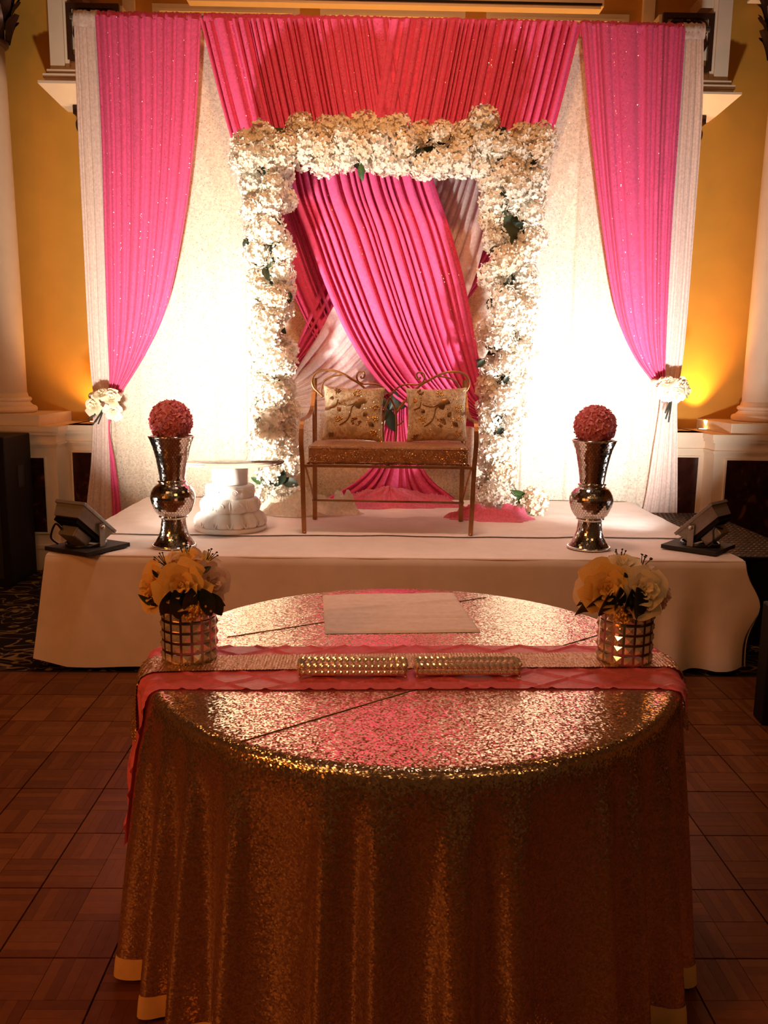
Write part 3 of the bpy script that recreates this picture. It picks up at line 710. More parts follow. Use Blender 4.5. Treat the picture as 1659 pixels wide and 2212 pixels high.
LEAF = leaf_mesh('leaf', 0.10, 0.055, M_leaf); LEAF_G = leaf_mesh('leaf', 0.12, 0.05, M_leaf_b)

ARCH_Y = 5.78
arch = thing('flower_arch', 'square arch covered in white hydrangea heads behind the gold bench', 'flower arch', (0.16, ARCH_Y, DZ))
AB = Vector(arch.location)
def pill(y):   # pixel edges of both pillars
    li = np.interp(y, [300, 400, 560, 700, 850, 960, 1010, 1050, 1095], [512, 520, 532, 540, 545, 540, 552, 565, 575]); lo = np.interp(y, [300, 450, 600, 800, 880, 950, 1010, 1060, 1095], [645, 634, 632, 640, 642, 640, 642, 640, 640])
    ri = np.interp(y, [300, 450, 560, 750, 930, 1020, 1090], [1040, 1040, 1036, 1034, 1030, 1032, 1036]); ro = np.interp(y, [300, 450, 600, 750, 900, 1000, 1095], [1192, 1172, 1162, 1150, 1128, 1118, 1112])
    return li, lo, ri, ro
rnd = random.Random(21); heads = []
y = 345.0
while y < 1085:
    li, lo, ri, ro = pill(y)
    for (a0, a1) in ((li, lo), (ri, ro)):
        if a0 == li and 1010 < y < 1058: continue
        w = a1-a0; n = 3 if w > 135 else 2
        for k in range(n):
            x = a0+25+(w-50)*(k/(n-1))+rnd.uniform(-7, 7)
            heads.append((x, y+rnd.uniform(-12, 12), ARCH_Y+rnd.uniform(-0.06, 0.05)))
        if rnd.random() < .8: heads.append(((a0+a1)/2+rnd.uniform(-14, 14), y+20+rnd.uniform(-8, 8), ARCH_Y-0.13))
    y += 41
x = 532.0
while x < 1180:
    tp = np.interp(x, [520, 560, 600, 640, 830, 900, 960, 1000, 1050, 1090, 1140, 1190], [318, 306, 282, 276, 278, 284, 294, 288, 270, 292, 296, 318])
    bt = np.interp(x, [520, 640, 700, 760, 830, 880, 930, 1000, 1190], [350, 338, 345, 340, 342, 360, 352, 352, 352])
    n = 3
    for k in range(n):
        yy = tp+(bt-tp)*k/(n-1)
        heads.append((x+rnd.uniform(-10, 10), yy+rnd.uniform(-7, 7), ARCH_Y+(-0.02, -0.10, -0.05)[k]+rnd.uniform(-.04, .04)))
    x += 42
for (px, py, Y) in [(602, 1078, 5.62), (560, 1085, 5.66), (640, 1080, 5.62), (1068, 1066, 5.50), (1090, 1076, 5.55), (1052, 1080, 5.52), (1150, 1090, 5.55), (1045, 265, 5.75)]:
    heads.append((px, py, Y))
GAPS = [(562, 366), (632, 285), (780, 362), (958, 330), (905, 325), (1085, 287), (1088, 345), (1150, 347), (1082, 420), (1066, 540), (1058, 655), (1038, 785), (1098, 818), (1074, 905), (1082, 930), (558, 906), (534, 522), (604, 480), (585, 535), (625, 640), (612, 710), (575, 590), (1120, 480), (1075, 710), (1062, 755)]
heads = [h for h in heads if all((h[0]-g[0])**2+(h[1]-g[1])**2 > 17**2 for g in GAPS)]
for (px, py, Y) in heads:
    p = at(px, py, Y)
    if p.z < DZ+0.085: p.z = DZ+0.085
    me = HYD[4] if rnd.random() < 0.16 else HYD[rnd.randint(0, 3)]
    inst('hydrangea_head', me, arch, T(p-AB) @ Euler((rnd.uniform(0, 6), rnd.uniform(0, 6), rnd.uniform(0, 6))).to_matrix().to_4x4() @ S(rnd.uniform(0.92, 1.18)))
for k, (gx, gy) in enumerate(GAPS):
    for q in range(2):
        p = at(gx+rnd.uniform(-5, 5), gy+rnd.uniform(-5, 5), ARCH_Y-0.075-0.02*q)
        an = rnd.uniform(0, 6.28); sz = rnd.uniform(.55, .8)
        inst('leaf', LEAF, arch, T(p-AB) @ Matrix.Rotation(an, 4, 'Y') @ RXm(PI/2+rnd.uniform(-.3, .3)) @ T(-0.05*sz, 0, 0) @ S(sz))
for (px, py, Y, rz, sz, me) in [(780, 368, 5.62, -1.57, .9, LEAF_G), (1118, 1066, 5.5, -.4, 1.1, LEAF_G), (1125, 1080, 5.5, -.7, 1.1, LEAF_G), (1046, 1052, 5.6, .3, .9, LEAF), (598, 1040, 5.62, .2, 1.3, LEAF), (625, 1042, 5.62, 2.8, 1.3, LEAF), (560, 1040, 5.62, 2.6, .9, LEAF_G), (610, 1032, 5.6, 1.2, 1.0, LEAF)]:
    p = at(px, py, Y)
    inst('leaf', me, arch, T(p-AB) @ Matrix.Rotation(-rz, 4, 'Y') @ RXm(PI/2+0.4) @ T(-0.05*sz, 0, 0) @ S(sz))
cr = MB(); a0, a1 = at(578, 700, ARCH_Y+.05), at(1098, 700, ARCH_Y+.05); zt = at(850, 318, ARCH_Y+.05).z
cr.box((a0.x-AB.x, 0.07, (zt-DZ)/2), (0.16, 0.10, zt-DZ)).box((a1.x-AB.x, 0.07, (zt-DZ)/2), (0.16, 0.10, zt-DZ)).box(((a0.x+a1.x)/2-AB.x, 0.07, zt-DZ), (a1.x-a0.x+0.16, 0.10, 0.2))
cr.build('frame', M_core, arch)
MB().box((a0.x-AB.x, 0.05, 0.012), (0.34, 0.4, 0.024)).box((a1.x-AB.x, 0.05, 0.012), (0.34, 0.4, 0.024)).build('base_plate', M_black, arch)

def rose_mesh(name, mat, seed, n=17, R=1.0, nu=5, nv=5, open_=1.0):
    """unit rose, opening towards +Z"""
    rnd = random.Random(seed); m = MB()
    for i in range(n):
        t = i/(n-1); ph = i*2.39996+rnd.uniform(-.25, .25)
        r0 = 0.06+0.42*t; rt = r0+0.10+0.62*open_*t**1.5; h = 0.86-0.34*t+rnd.uniform(-.05, .05); zb = -0.02-0.22*t
        da = 0.72+0.28*(1-t)+rnd.uniform(-.1, .1); curl = 0.10+0.30*t
        wob = rnd.uniform(0, 6)
        def f(u, v):
            a = (u-.5)*2; b = v
            w = math.sin(PI*(0.18+0.62*b))
            rr = r0*(0.35+0.65*math.sqrt(b))+(rt-r0)*b**1.7+curl*max(0, b-.72)*1.6
            z = zb+h*(b-0.16*a*a*b)-curl*0.9*max(0, b-.75)**1.0
            an = ph+a*da*w*1.15
            rr += 0.035*math.sin(a*4+wob)*b
            return (rr*math.cos(an)*R, rr*math.sin(an)*R, z*R)
        m.grid(nu, nv, f)
    m.lathe([(0.02*R, -0.25*R), (0.30*R, -0.12*R), (0.20*R, 0.25*R), (0.05*R, 0.55*R)], 8)
    return m.mesh(name, mat, True)
ROSE_WARMLIT = rose_mesh('rose', M_rose_warmlit, 1, 19, nu=6, nv=6); ROSE_I = rose_mesh('rose', M_rose_ivory, 2, 19, nu=6, nv=6); ROSE_B = rose_mesh('rose', M_rose_blush, 3, 19, nu=6, nv=6, open_=.8)
ROSE_P = rose_mesh('foam_rose', M_rose_pink, 4, 9, nu=4, nv=3); ROSE_T = rose_mesh('rose', M_rose_ivory, 6, 15, nu=4, nv=4)
def lily_mesh(seed):
    rnd = random.Random(seed); m = MB()
    for k in range(6):
        ph = k*PI/3+rnd.uniform(-.15, .15); bend = rnd.uniform(.3, .75)
        def f(u, v):
            w = 0.30*math.sin(PI*min(1, (0.12+0.88*v)))**0.7*(1-v**4) ; a = (u-.5)*2*w
            r = 0.12+0.95*v**1.3; z = 0.85*v-bend*v**3+0.12*abs(u-.5)
            return (r*math.cos(ph)-a*math.sin(ph), r*math.sin(ph)+a*math.cos(ph), z)
        m.grid(4, 7, f)
    return m.mesh('lily', M_lily, True)
LILY = lily_mesh(3)
def stamen_mesh():
    m = MB()
    for k in range(5):
        a = k*2*PI/5; p = (0.28*math.cos(a), 0.28*math.sin(a), 0.92)
        m.tube([(0, 0, 0.1), (0.12*math.cos(a), 0.12*math.sin(a), .5), p], 0.022, 5); m.ball(p, 0.06, 6, 4, (1.5, .8, .8))
    return m.mesh('stamen', M_stem, True)
STAMEN = stamen_mesh()

# tie-back bouquets
def tieback(px, py, lab, pts, stems):
    p = at(px, py, 6.06); t = thing('tieback_bouquet', lab, 'flowers', p, group=None)
    for (dx, dy, s, d) in pts:
        q = at(px+dx, py+dy, 6.05)-p
        inst('rose', ROSE_T, t, T(q) @ aim(d, dx) @ S(s))
    for (x1, y1) in stems:
        q = at(x1, y1, 6.03)-p; MB().tube(spline([(0, 0.03, -0.02), (q.x*.4, 0.0, q.z*.55), q], 6), 0.006, 6).build('stem', M_stem, t, True)
    m = MB(); m.tube([(0.10*math.cos(a_*PI/12)-0.01, 0.10+0.075*math.sin(a_*PI/12), 0.055+0.012*math.sin(a_*PI/12)) for a_ in range(24)], 0.022, 8, closed=True); m.build('tie_band', M_cream_cloth, t, True)
tieback(222, 872, 'three ivory roses tying back the left drapes', [(-17, 4, .062, (-.3, -1, .1)), (18, -10, .060, (.3, -.8, .5)), (22, 16, .058, (.3, -1, -.3)), (-2, -20, .05, (-.1, -.6, .8))], [(206, 912), (200, 918), (190, 906), (212, 916)])
tieback(1455, 842, 'ivory roses tying back the right drapes beside the wall uplight', [(-14, 2, .062, (-.3, -1, .0)), (14, -6, .062, (.4, -1, .3)), (4, 12, .055, (.1, -1, -.4)), (26, 2, .05, (.9, -.6, .1)), (-12, -16, .05, (-.3, -.7, .7))], [(1438, 905), (1444, 912), (1437, 892), (1446, 900)])
t = thing('leaf_spray', 'dark leaf spray where the pink tail is gathered behind the bench', 'leaves', at(842, 885, 5.90))
for k, (rz, rx, s) in enumerate([(1.4, .3, 1.6), (-1.2, .5, 1.5), (-.4, -.6, 1.3), (2.4, .2, 1.3), (-2.2, .6, 1.2)]):
    inst('leaf', LEAF, t, Matrix.Rotation(rz, 4, 'Y') @ RXm(PI/2+rx) @ S(s))

# ------------------------------------------------------------------ silver mosaic vases with rose balls
def interp_prof(pts, step):
    out = []
    sp = spline([(r, 0, z) for r, z in pts], 400); acc = [0]
    for i in range(1, len(sp)): acc.append(acc[-1]+(sp[i]-sp[i-1]).length)
    n = int(acc[-1]/step)
    for k in range(n+1):
        d = acc[-1]*k/n; i = min(len(sp)-2, int(np.searchsorted(acc, d, side='right'))-1); f = (d-acc[i])/max(1e-9, acc[i+1]-acc[i])
        p = sp[i].lerp(sp[i+1], f); out.append((p.x, p.z))
    return out
VP = [(0.112, 0.0), (0.108, 0.012), (0.092, 0.035), (0.073, 0.075), (0.064, 0.125), (0.063, 0.158), (0.072, 0.168), (0.098, 0.20), (0.115, 0.255), (0.112, 0.29), (0.092, 0.325), (0.068, 0.345), (0.066, 0.365), (0.070, 0.40), (0.080, 0.46), (0.096, 0.53), (0.118, 0.588)]
def mosaic(prof, n, rnd, gap=0.0007):
    m = MB()
    for j in range(len(prof)-1):
        (r0, z0), (r1, z1) = prof[j], prof[j+1]; off = 0.5*(j % 2)
        for i in range(n):
            a0, a1 = 2*PI*(i+off)/n, 2*PI*(i+1+off)/n
            g = gap/max(r0, r1); q = [(r0, a0+g, z0), (r0, a1-g, z0), (r1, a1-g, z1), (r1, a0+g, z1)]
            v = [Vector((r*math.cos(a), r*math.sin(a), z)) for r, a, z in q]
            c = sum(v, Vector())/4; nrm = (v[1]-v[0]).cross(v[3]-v[0]).normalized()
            tx, ty = rnd.gauss(0, .030), rnd.gauss(0, .030); e1 = (v[1]-v[0]).normalized(); e2 = nrm.cross(e1)
            v = [c+(p-c)*0.95+nrm*(0.0015+tx*(p-c).dot(e1)+ty*(p-c).dot(e2)) for p in v]
            m.add(v, [(0, 1, 2, 3)])
    return m
def silver_vase(px, lab, pos, rz, lab_ball):
    t = thing('mosaic_vase', lab, 'vase', pos, rz)
    prof = interp_prof(VP, 0.0125)
    MB().lathe([(max(0.001, r-0.001), z) for r, z in prof]+[(0.112, 0.588), (0.09, 0.53), (0.07, 0.45), (0.01, 0.43)], 48).build('body', M_grout, t, True)
    o = mosaic(prof, 40, random.Random(px)).build('mosaic_tiles', M_silver, t); o['kind'] = 'stuff'
    for (r, z, w) in ((0.0705, 0.163, 0.006), (0.070, 0.352, 0.007), (0.117, 0.588, 0.004), (0.112, 0.006, 0.006)):
        MB().tube([(r*math.cos(k*PI/24), r*math.sin(k*PI/24), z) for k in range(48)], w, 8, closed=True).build('ring', M_silver, t, True)
    b = thing('rose_ball', lab_ball, 'flower ball', (pos[0], pos[1], pos[2]+0.588), rz)
    MB().ball((0, 0, 0.078), 0.098, 20, 14).build('foam_core', M_rose_pink, b, True)
    rnd = random.Random(px+1); n = 92
    for i in range(n):
        z = 1-2*(i+.5)/n; ph = i*2.39996; r = math.sqrt(1-z*z); d = Vector((r*math.cos(ph), r*math.sin(ph), z))
        if z < -0.62: continue
        inst('foam_rose', ROSE_P, b, T(d*0.096+Vector((0, 0, 0.078))) @ aim((d+Vector((rnd.uniform(-.2, .2), rnd.uniform(-.2, .2), rnd.uniform(-.2, .2)))).normalized(), rnd.uniform(0, 6)) @ S(0.029))
silver_vase(1, 'tall silver mirror mosaic vase beside the glass table on the left', (-1.045, 4.43, DZ), 0.2, 'pink foam rose ball on the left silver vase')
silver_vase(2, 'tall silver mirror mosaic vase on the right of the stage', (1.205, 4.49, DZ), 0.9, 'pink foam rose ball on the right silver vase')

# ------------------------------------------------------------------ glass table on a carved plaster capital
gt = thing('side_table', 'round glass table on a white carved plaster pedestal left of the bench', 'table', (-0.825, 4.93, DZ), 0.15)
def lobes(n, k): return lambda r, z, a: r*(1+k*abs(math.cos(n*a/2))**0.6-k*0.6)
MB().lathe([(0.19, 0.0), (0.208, 0.004), (0.214, 0.02), (0.212, 0.032)], 56).build('base', M_plaster, gt, True)
MB().lathe([(0.195, 0.03), (0.205, 0.045), (0.203, 0.07), (0.185, 0.10), (0.16, 0.116), (0.14, 0.12)], 96, rad=lobes(14, 0.13)).build('leaf_course', M_plaster, gt, True)
MB().lathe([(0.15, 0.112), (0.166, 0.12), (0.172, 0.145), (0.165, 0.175), (0.150, 0.195), (0.12, 0.2)], 96, rad=lobes(10, 0.10)).build('scroll_course', M_plaster, gt, True)
MB().lathe([(0.125, 0.192), (0.140, 0.2), (0.143, 0.23), (0.142, 0.262), (0.134, 0.27), (0.10, 0.272)], 64, rad=lobes(8, 0.03)).build('neck_course', M_plaster, gt, True)
MB().lathe([(0.103, 0.268), (0.104, 0.33), (0.108, 0.398)], 48).build('drum', M_plaster, gt, True)
m = MB()
for k in range(14):
    A = RZ(2*PI*(k+.5)/14)
    for s in (-1, 1):
        m.tube([A @ Vector((0.208*math.cos(s*0.02*(1+q*1.3))*1.0-0.055*(q/6)**2.2, 0.208*math.sin(s*0.02*(1+q*1.3))*(1 if q else .3), 0.036+0.075*q/6)) for q in range(7)], 0.0045, 6)
m.build('leaf_ribs', M_plaster, gt, True)
m = MB()
for k in range(10):
    A = RZ(2*PI*k/10)
    m.tube([A @ Vector((0.165+0.008*math.cos(q*.5), (0.022-0.0012*q)*math.cos(q*.62)+0.0, 0.152+(0.026-0.0013*q)*math.sin(q*.62))) for q in range(16)], 0.005, 6)
    for s in (-1, 0, 1):
        A2 = RZ(2*PI*(k+.5)/10)
        m.tube([A2 @ Vector((0.150+0.022*q/4, s*(0.006+0.022*q/4), 0.19-0.055*q/4)) for q in range(5)], [0.004, .006, .007, .006, .003], 6)
for k in range(8):
    A = RZ(2*PI*(k+.25)/8)
    m.tube([A @ Vector((0.140, (0.020-0.001*q)*math.cos(q*.62), 0.234+(0.020-0.001*q)*math.sin(q*.62))) for q in range(14)], 0.0045, 6)
m.build('carved_scrolls', M_plaster, gt, True)
MB().lathe([(0.02, 0.398), (0.316, 0.398), (0.320, 0.402), (0.320, 0.407), (0.316, 0.410), (0.02, 0.410)], 72).build('glass_top', M_glass, gt, True)

# ------------------------------------------------------------------ gold bench with brocade seat
BN = Vector((0.112, 5.015, DZ+0.008)); BR = -0.026
bench = thing('garden_bench', 'gold iron bench with scrolled back and brocade seat on the stage', 'bench', BN, BR)
bi = (T(BN) @ RZ(BR)).inverted()
def bp(px, py, Y=5.245): return bi @ at(px, py, Y)
HX, FY, BY = 0.49, -0.235, 0.23
def flat(m, pts, w, th, axis=Vector((1, 0, 0))):
    pts = [Vector(p) for p in pts]; vs, fs = [], []
    for i, p in enumerate(pts):
        t = (pts[min(i+1, len(pts)-1)]-pts[max(i-1, 0)]).normalized(); n = t.cross(axis).normalized()
        for a_, b_ in ((-1, -1), (1, -1), (1, 1), (-1, 1)): vs.append(p+axis*(a_*w/2)+n*(b_*th/2))
    for i in range(len(pts)-1):
        for k in range(4): fs.append((i*4+k, i*4+(k+1) % 4, (i+1)*4+(k+1) % 4, (i+1)*4+k))
    fs.append((3, 2, 1, 0)); q = (len(pts)-1)*4; fs.append((q, q+1, q+2, q+3)); m.add(vs, fs)
for s in (-1, 1):
    m = MB(); flat(m, spline([(s*HX*0.985, FY, 0.0), (s*HX*0.995, FY-.004, 0.2), (s*HX*1.005, FY, 0.40), (s*HX*1.02, FY+.005, 0.52), (s*HX*1.02, FY+0.02, 0.60)], 14), 0.026, 0.012, Vector((1, 0, 0)))
    m.build('leg', M_goldiron, bench)
    m = MB(); flat(m, spline([(s*HX*1.02, FY+0.02, 0.595), (s*HX*1.02, FY+0.06, 0.645), (s*HX*1.01, FY+0.15, 0.655), (s*HX*0.99, FY+0.27, 0.66), (s*HX*0.97, BY-0.07, 0.70), (s*HX*0.955, BY-0.01, 0.80)], 18), 0.024, 0.010, Vector((1, 0, 0)))
    m.build('armrest', M_goldiron, bench)
    m = MB(); flat(m, [(s*HX*0.945, BY, 0.0), (s*HX*0.945, BY, 0.4), (s*HX*0.95, BY+0.005, 0.80), (s*HX*0.95, BY+0.02, 0.885)], 0.028, 0.012, Vector((1, 0, 0)))
    m.build('leg', M_goldiron, bench)
    m = MB(); m.tube([(s*HX*0.97, FY+0.01, 0.385), (s*HX*0.95, BY, 0.12)], 0.006, 6); m.tube([(s*HX*0.97, FY, 0.39), (s*HX*0.95, BY, 0.39)], 0.010, 6); m.build('side_brace', M_goldiron, bench, True)
    m = MB(); m.ball((s*HX*0.985, FY, 0.004), 0.013, 8, 6, (1, 1, .6)); m.ball((s*HX*.945, BY, 0.004), 0.013, 8, 6, (1, 1, .6)); m.build('foot_cap', M_goldiron, bench, True)
m = MB(); m.box((0, FY+0.005, 0.392), (2*HX*0.99, 0.022, 0.014)); m.box((0, BY-0.01, 0.392), (2*HX*0.95, 0.02, 0.014)); m.box((0, -0.005, 0.392), (0.02, BY-FY, 0.012)); m.build('seat_frame', M_goldiron, bench)
MB().tube([(-HX*0.98, BY, 0.122), (HX*0.98, BY, 0.118)], 0.007, 8).build('stretcher', M_goldiron, bench, True)
def seat_fn(sx, sz):
    m = MB()
    bm_ = bmesh.new(); bmesh.ops.create_cube(bm_, size=1.0); bmesh.ops.subdivide_edges(bm_, edges=bm_.edges[:], cuts=10, use_grid_fill=True)
    for q in bm_.verts:
        x, y_, z = q.co*2
        f = lambda c: math.copysign(abs(c)**1.0, c)
        rr = 1-0.02*(abs(x)**8+abs(y_)**8)
        q.co = Vector((x*0.475*rr, (y_*0.225-0.005)*rr, 0.452+z*0.051*(1 if z < 0 else (1+0.12*(1-x*x)*(1-y_*y_)))))
    bmesh.ops.bevel(bm_, geom=[e for e in bm_.edges if e.calc_face_angle(0) > 0.7], offset=0.012, segments=3, affect='EDGES')
    bm_.verts.index_update(); m.add([q.co[:] for q in bm_.verts], [tuple(q.index for q in f.verts) for f in bm_.faces]); bm_.free(); return m
seat = seat_fn(0, 0).build('seat', M_seat, bench, True)
m = MB(); rnd = random.Random(4)
for k in range(12):
    cx = -0.43+0.078*k+rnd.uniform(-.01, .01); cz = 0.447+rnd.uniform(-.018, .018)
    for q in range(10):
        a_ = q*0.9; r = 0.006+0.0022*q; m.ball((cx+r*math.cos(a_), -0.2325, cz+0.75*r*math.sin(a_)), 0.0032, 6, 4)
o = m.build('seat_beads', M_seqgold, seat, True); o['kind'] = 'stuff'
# scrolled back, drawn once and mirrored
K = 7.54
def q_(pts): return [bp(640+x/K, 780+y/K) for x, y in pts]
CX = bp(843, 860).x
rods = [([(440, 585), (340, 490), (285, 430), (255, 350), (262, 280), (300, 210), (370, 165), (470, 145), (580, 150), (690, 180), (790, 225), (900, 290), (1010, 355), (1100, 430), (1190, 520), (1290, 650), (1420, 830)], 0.0075, 'back_loop'),
        ([(410, 600), (408, 470), (420, 400), (450, 330), (510, 280), (600, 245), (700, 230), (770, 212)], 0.0055, 'back_scroll'),
        ([(1062, 245), (1050, 262), (1070, 280), (1098, 268), (1113, 230), (1100, 185), (1050, 170), (1005, 190), (985, 240), (990, 290), (1020, 340), (1100, 372), (1200, 370), (1290, 375), (1370, 405), (1440, 450), (1530, 560)], 0.0055, 'back_scroll'),
        ([(520, 520), (535, 465), (560, 440), (595, 435), (630, 450), (645, 475), (640, 540)], 0.005, 'back_scroll'),
        ([(690, 560), (715, 490), (760, 468), (830, 465), (900, 480), (960, 520), (1000, 600)], 0.005, 'back_scroll'),
        ([(1425, 1330), (1415, 1100), (1425, 900), (1450, 760), (1500, 650), (1531, 590)], 0.0065, 'back_arch'),
        ([(1300, 640), (1380, 760), (1422, 850)], 0.005, 'back_scroll'), ([(1300, 960), (1360, 1020), (1418, 1040)], 0.005, 'back_scroll'),
        ([(300, 640), (300, 900), (320, 1330)], 0.006, 'back_scroll')]
for pts, r, nm in rods:
    w = spline(q_(pts), max(12, len(pts)*4))
    MB().tube(w, r, 8).build(nm, M_goldiron, bench, True)
    MB().tube([Vector((2*CX-p.x, p.y, p.z)) for p in w], r, 8).build(nm, M_goldiron, bench, True)

# pillows
def pillow(lab, pa, pb, seed, tilt):
    w, h = 0.375, 0.335; rnd = random.Random(seed)
    loc = at((pa[0]+pb[0])/2, pb[1]-2, 5.10); loc.z = DZ+0.008+0.5105
    p = thing('throw_pillow', lab, 'pillow', loc, BR+rnd.uniform(-.03, .03))
    Mt = RXm(-0.20) @ Matrix.Rotation(tilt, 4, 'Y')
    def th(a, b): return 0.062*max(0, (1-a**4))**0.55*max(0, (1-b**4))**0.55
    def surf(a, b, s):
        k = 1-0.075*(1-a*a) ; k2 = 1-0.075*(1-b*b)
        return Vector((a*w/2*k2, s*(th(a, b)+0.004*noise.noise(Vector((a*3, b*3, seed)))*th(a, b)/.06), h/2+b*h/2*k))
    m = MB()
    m.grid(28, 28, lambda u, v: surf(2*u-1, 2*v-1, -1), Mt); m.grid(28, 28, lambda u, v: surf(2*u-1, 2*v-1, 1), Mt, flip=True)
    m.build('cover', M_pillow, p, True)
    def on(a, b, lift=0.0): return surf(a, b, -1)+Vector((0, -lift, 0))
    for k, (a, b, r) in enumerate([(-.55, .82, .1), (.1, .78, .14), (-.5, -.25, .13), (.12, -.35, .17), (.78, .2, .14), (.72, -.75, .12), (-.72, -.85, .1), (.8, -.2, .10)]):
        m = MB()
        for q in range(26):
            rr = r*math.sqrt(rnd.random()); an = rnd.random()*6.28
            aa, bb = max(-.93, min(.93, a+rr*math.cos(an))), max(-.93, min(.93, b+rr*math.sin(an)))
            m.ball(Mt @ on(aa, bb, 0.001), 0.0055*rnd.uniform(.6, 1.3), 7, 4, (1, .6, 1))
        m.build('sequin_flower', M_seqgold if k % 3 else M_seqdark, p, True)
    for k, (a, b, an, l) in enumerate([(.3, .45, -.4, .34), (.15, .3, -1.2, .36), (-.5, .1, 2.2, .22), (.42, -.05, 1.0, .24), (.62, -.42, -.6, .26), (-.75, .5, 1.2, .2)]):
        m = MB()
        def lf(u, v):
            ww = 0.32*l*math.sin(PI*v)*(u-.5)*2; x = (v-.5)*l
            aa = a+x*math.cos(an)-ww*math.sin(an); bb = b+x*math.sin(an)+ww*math.cos(an)
            return on(max(-.95, min(.95, aa)), max(-.95, min(.95, bb)), 0.003*math.sin(PI*v)+0.001)
        m.grid(4, 8, lf, Mt); m.build('embroidered_leaf', M_seqdark, p, True)
    for pts in ([(-.5, .35), (-.3, .28), (-.1, .28), (.12, .4)], [(-.45, -.5), (-.2, -.3), (-.1, -.05), (-.05, .2), (.1, .35)], [(-.8, .15), (-.6, .25), (-.55, .45)]):
        sp = spline([(a, b, 0) for a, b in pts], 14)
        MB().tube([Mt @ on(q.x, q.y, 0.001) for q in sp], 0.0038, 6).build('embroidered_stem', M_seqdark, p, True)
pillow('ivory brocade pillow with gold sequin flowers at the left end of the bench', (695, 843), (828, 957), 5, 0.02)
pillow('ivory brocade pillow with gold sequin flowers at the right end of the bench', (882, 850), (1005, 962), 6, -0.02)

# ------------------------------------------------------------------ floodlights on boards
def floodlight(lab, pos, az, tilt, wd, ln, power, color, board_rz, hh, swing=0.0):
    """housing frame: local +X along the yoke axis, +Y the low front edge, +Z the beam"""
    t = thing('floodlight', lab, 'lamp', pos)
    Bm = RZ(board_rz)
    MB().box((0, 0, 0.011), (0.30, 0.30, 0.022), Bm, bev=0.002).build('base_board', M_black_matte, t)
    H = RZ(az) @ T(0, 0.0, hh) @ RXm(-tilt)
    w, l = wd/2, ln/2
    b = MB(); b.frustum(-0.075, (-w*.82, w*.82, -l*.82, l*.82), -0.012, (-w*.93, w*.93, -l*.93, l*.93)); hs = b.build('housing', M_alu, t, M=H)
    f = MB()
    for k in range(13):
        x = -w*.75+1.5*w*k/12; f.box((x, 0, -0.086), (0.0035, l*1.5, 0.026))
    f.build('cooling_fins', M_black, t, M=H)
    z = MB(); e = 0.018
    for (cx, cy, dx, dy) in ((0, l-e/2, wd, e), (0, -l+e/2, wd, e), (w-e/2, 0, e, ln-2*e), (-w+e/2, 0, e, ln-2*e)): z.box((cx, cy, -0.004), (dx, dy, 0.018), bev=0.002)
    z.build('bezel', M_alu, t, M=H)
    lens, nt, bs, out = new_mat('lit_lens'); setp(bs, color=(0.8, 0.8, 0.8), rough=0.2); bs.inputs['Emission Color'].default_value = (*color, 1); bs.inputs['Emission Strength'].default_value = 8
    MB().box((0, 0, -0.008), (wd-2*e, ln-2*e, 0.006)).build('lens', lens, t, M=H)
    MB().box((0, 0.0, -0.125), (wd*.55, ln*.42, 0.055), bev=0.006).build('driver_box', M_alu, t, M=H)
    y = MB()
    zz = H.translation.z-0.05
    for s in (-1, 1):
        y.box((s*(w*.97+0.006), 0, zz/2+0.02), (0.005, 0.034, zz-0.01), RZ(az))
    y.box((0, 0, 0.026), (wd+0.02, 0.034, 0.005), RZ(az)); y.build('yoke', M_alu, t)
    for s in (-1, 1):
        c = (RZ(az) @ Vector((s*(w*.97+0.012), 0, zz)))
        MB().ball(c, 0.012, 10, 6).build('knob', M_steel, t, True)
    cb = MB(); pts = [(RZ(az) @ Vector((0.10*math.cos(k*.42), 0.10*math.sin(k*.42)-0.01, 0.028+0.004*(k//15)))) for k in range(40)]
    cb.tube(pts, 0.0055, 6)
    cb.tube(spline([H @ Vector((-w*.3, -l*.5, -0.13)), RZ(az) @ Vector((-w*.9, -0.12, 0.14)), RZ(az) @ Vector((-w*1.15, -0.13, 0.07)), RZ(az) @ Vector((-w*1.0, -0.10, 0.03))], 18), 0.0055, 6)
    cb.build('cable', M_cable, t, True)
    la = bpy.data.lights.new('flood_beam', 'AREA'); la.shape = 'RECTANGLE'; la.size = wd-2*e; la.size_y = 0.10; la.energy = power; la.color = color; la.spread = math.radians(96)
    lo = bpy.data.objects.new('flood_beam', la); COL.objects.link(lo); lo.parent = t; lo.matrix_local = T(H.translation) @ RZ(swing) @ T(-H.translation) @ H @ T(0, 0, 0.014) @ RXm(PI-math.radians(17))
def az_of(d): return math.atan2(d[1], d[0])-PI/2
floodlight('floodlight aimed up at the drapes on the left front corner of the stage', (-1.475, 4.335, DZ+0.002), az_of((.486, .874)), math.radians(41), 0.21, 0.27, 60, (1.0, 0.92, 0.78), math.radians(-29), 0.175, math.radians(9))
floodlight('floodlight aimed up at the drapes on the right front corner of the stage', (1.815, 4.50, DZ+0.002), az_of((-.69, .72)), math.radians(45), 0.20, 0.27, 62, (1.0, 0.93, 0.87), math.radians(48), 0.175, math.radians(-30))

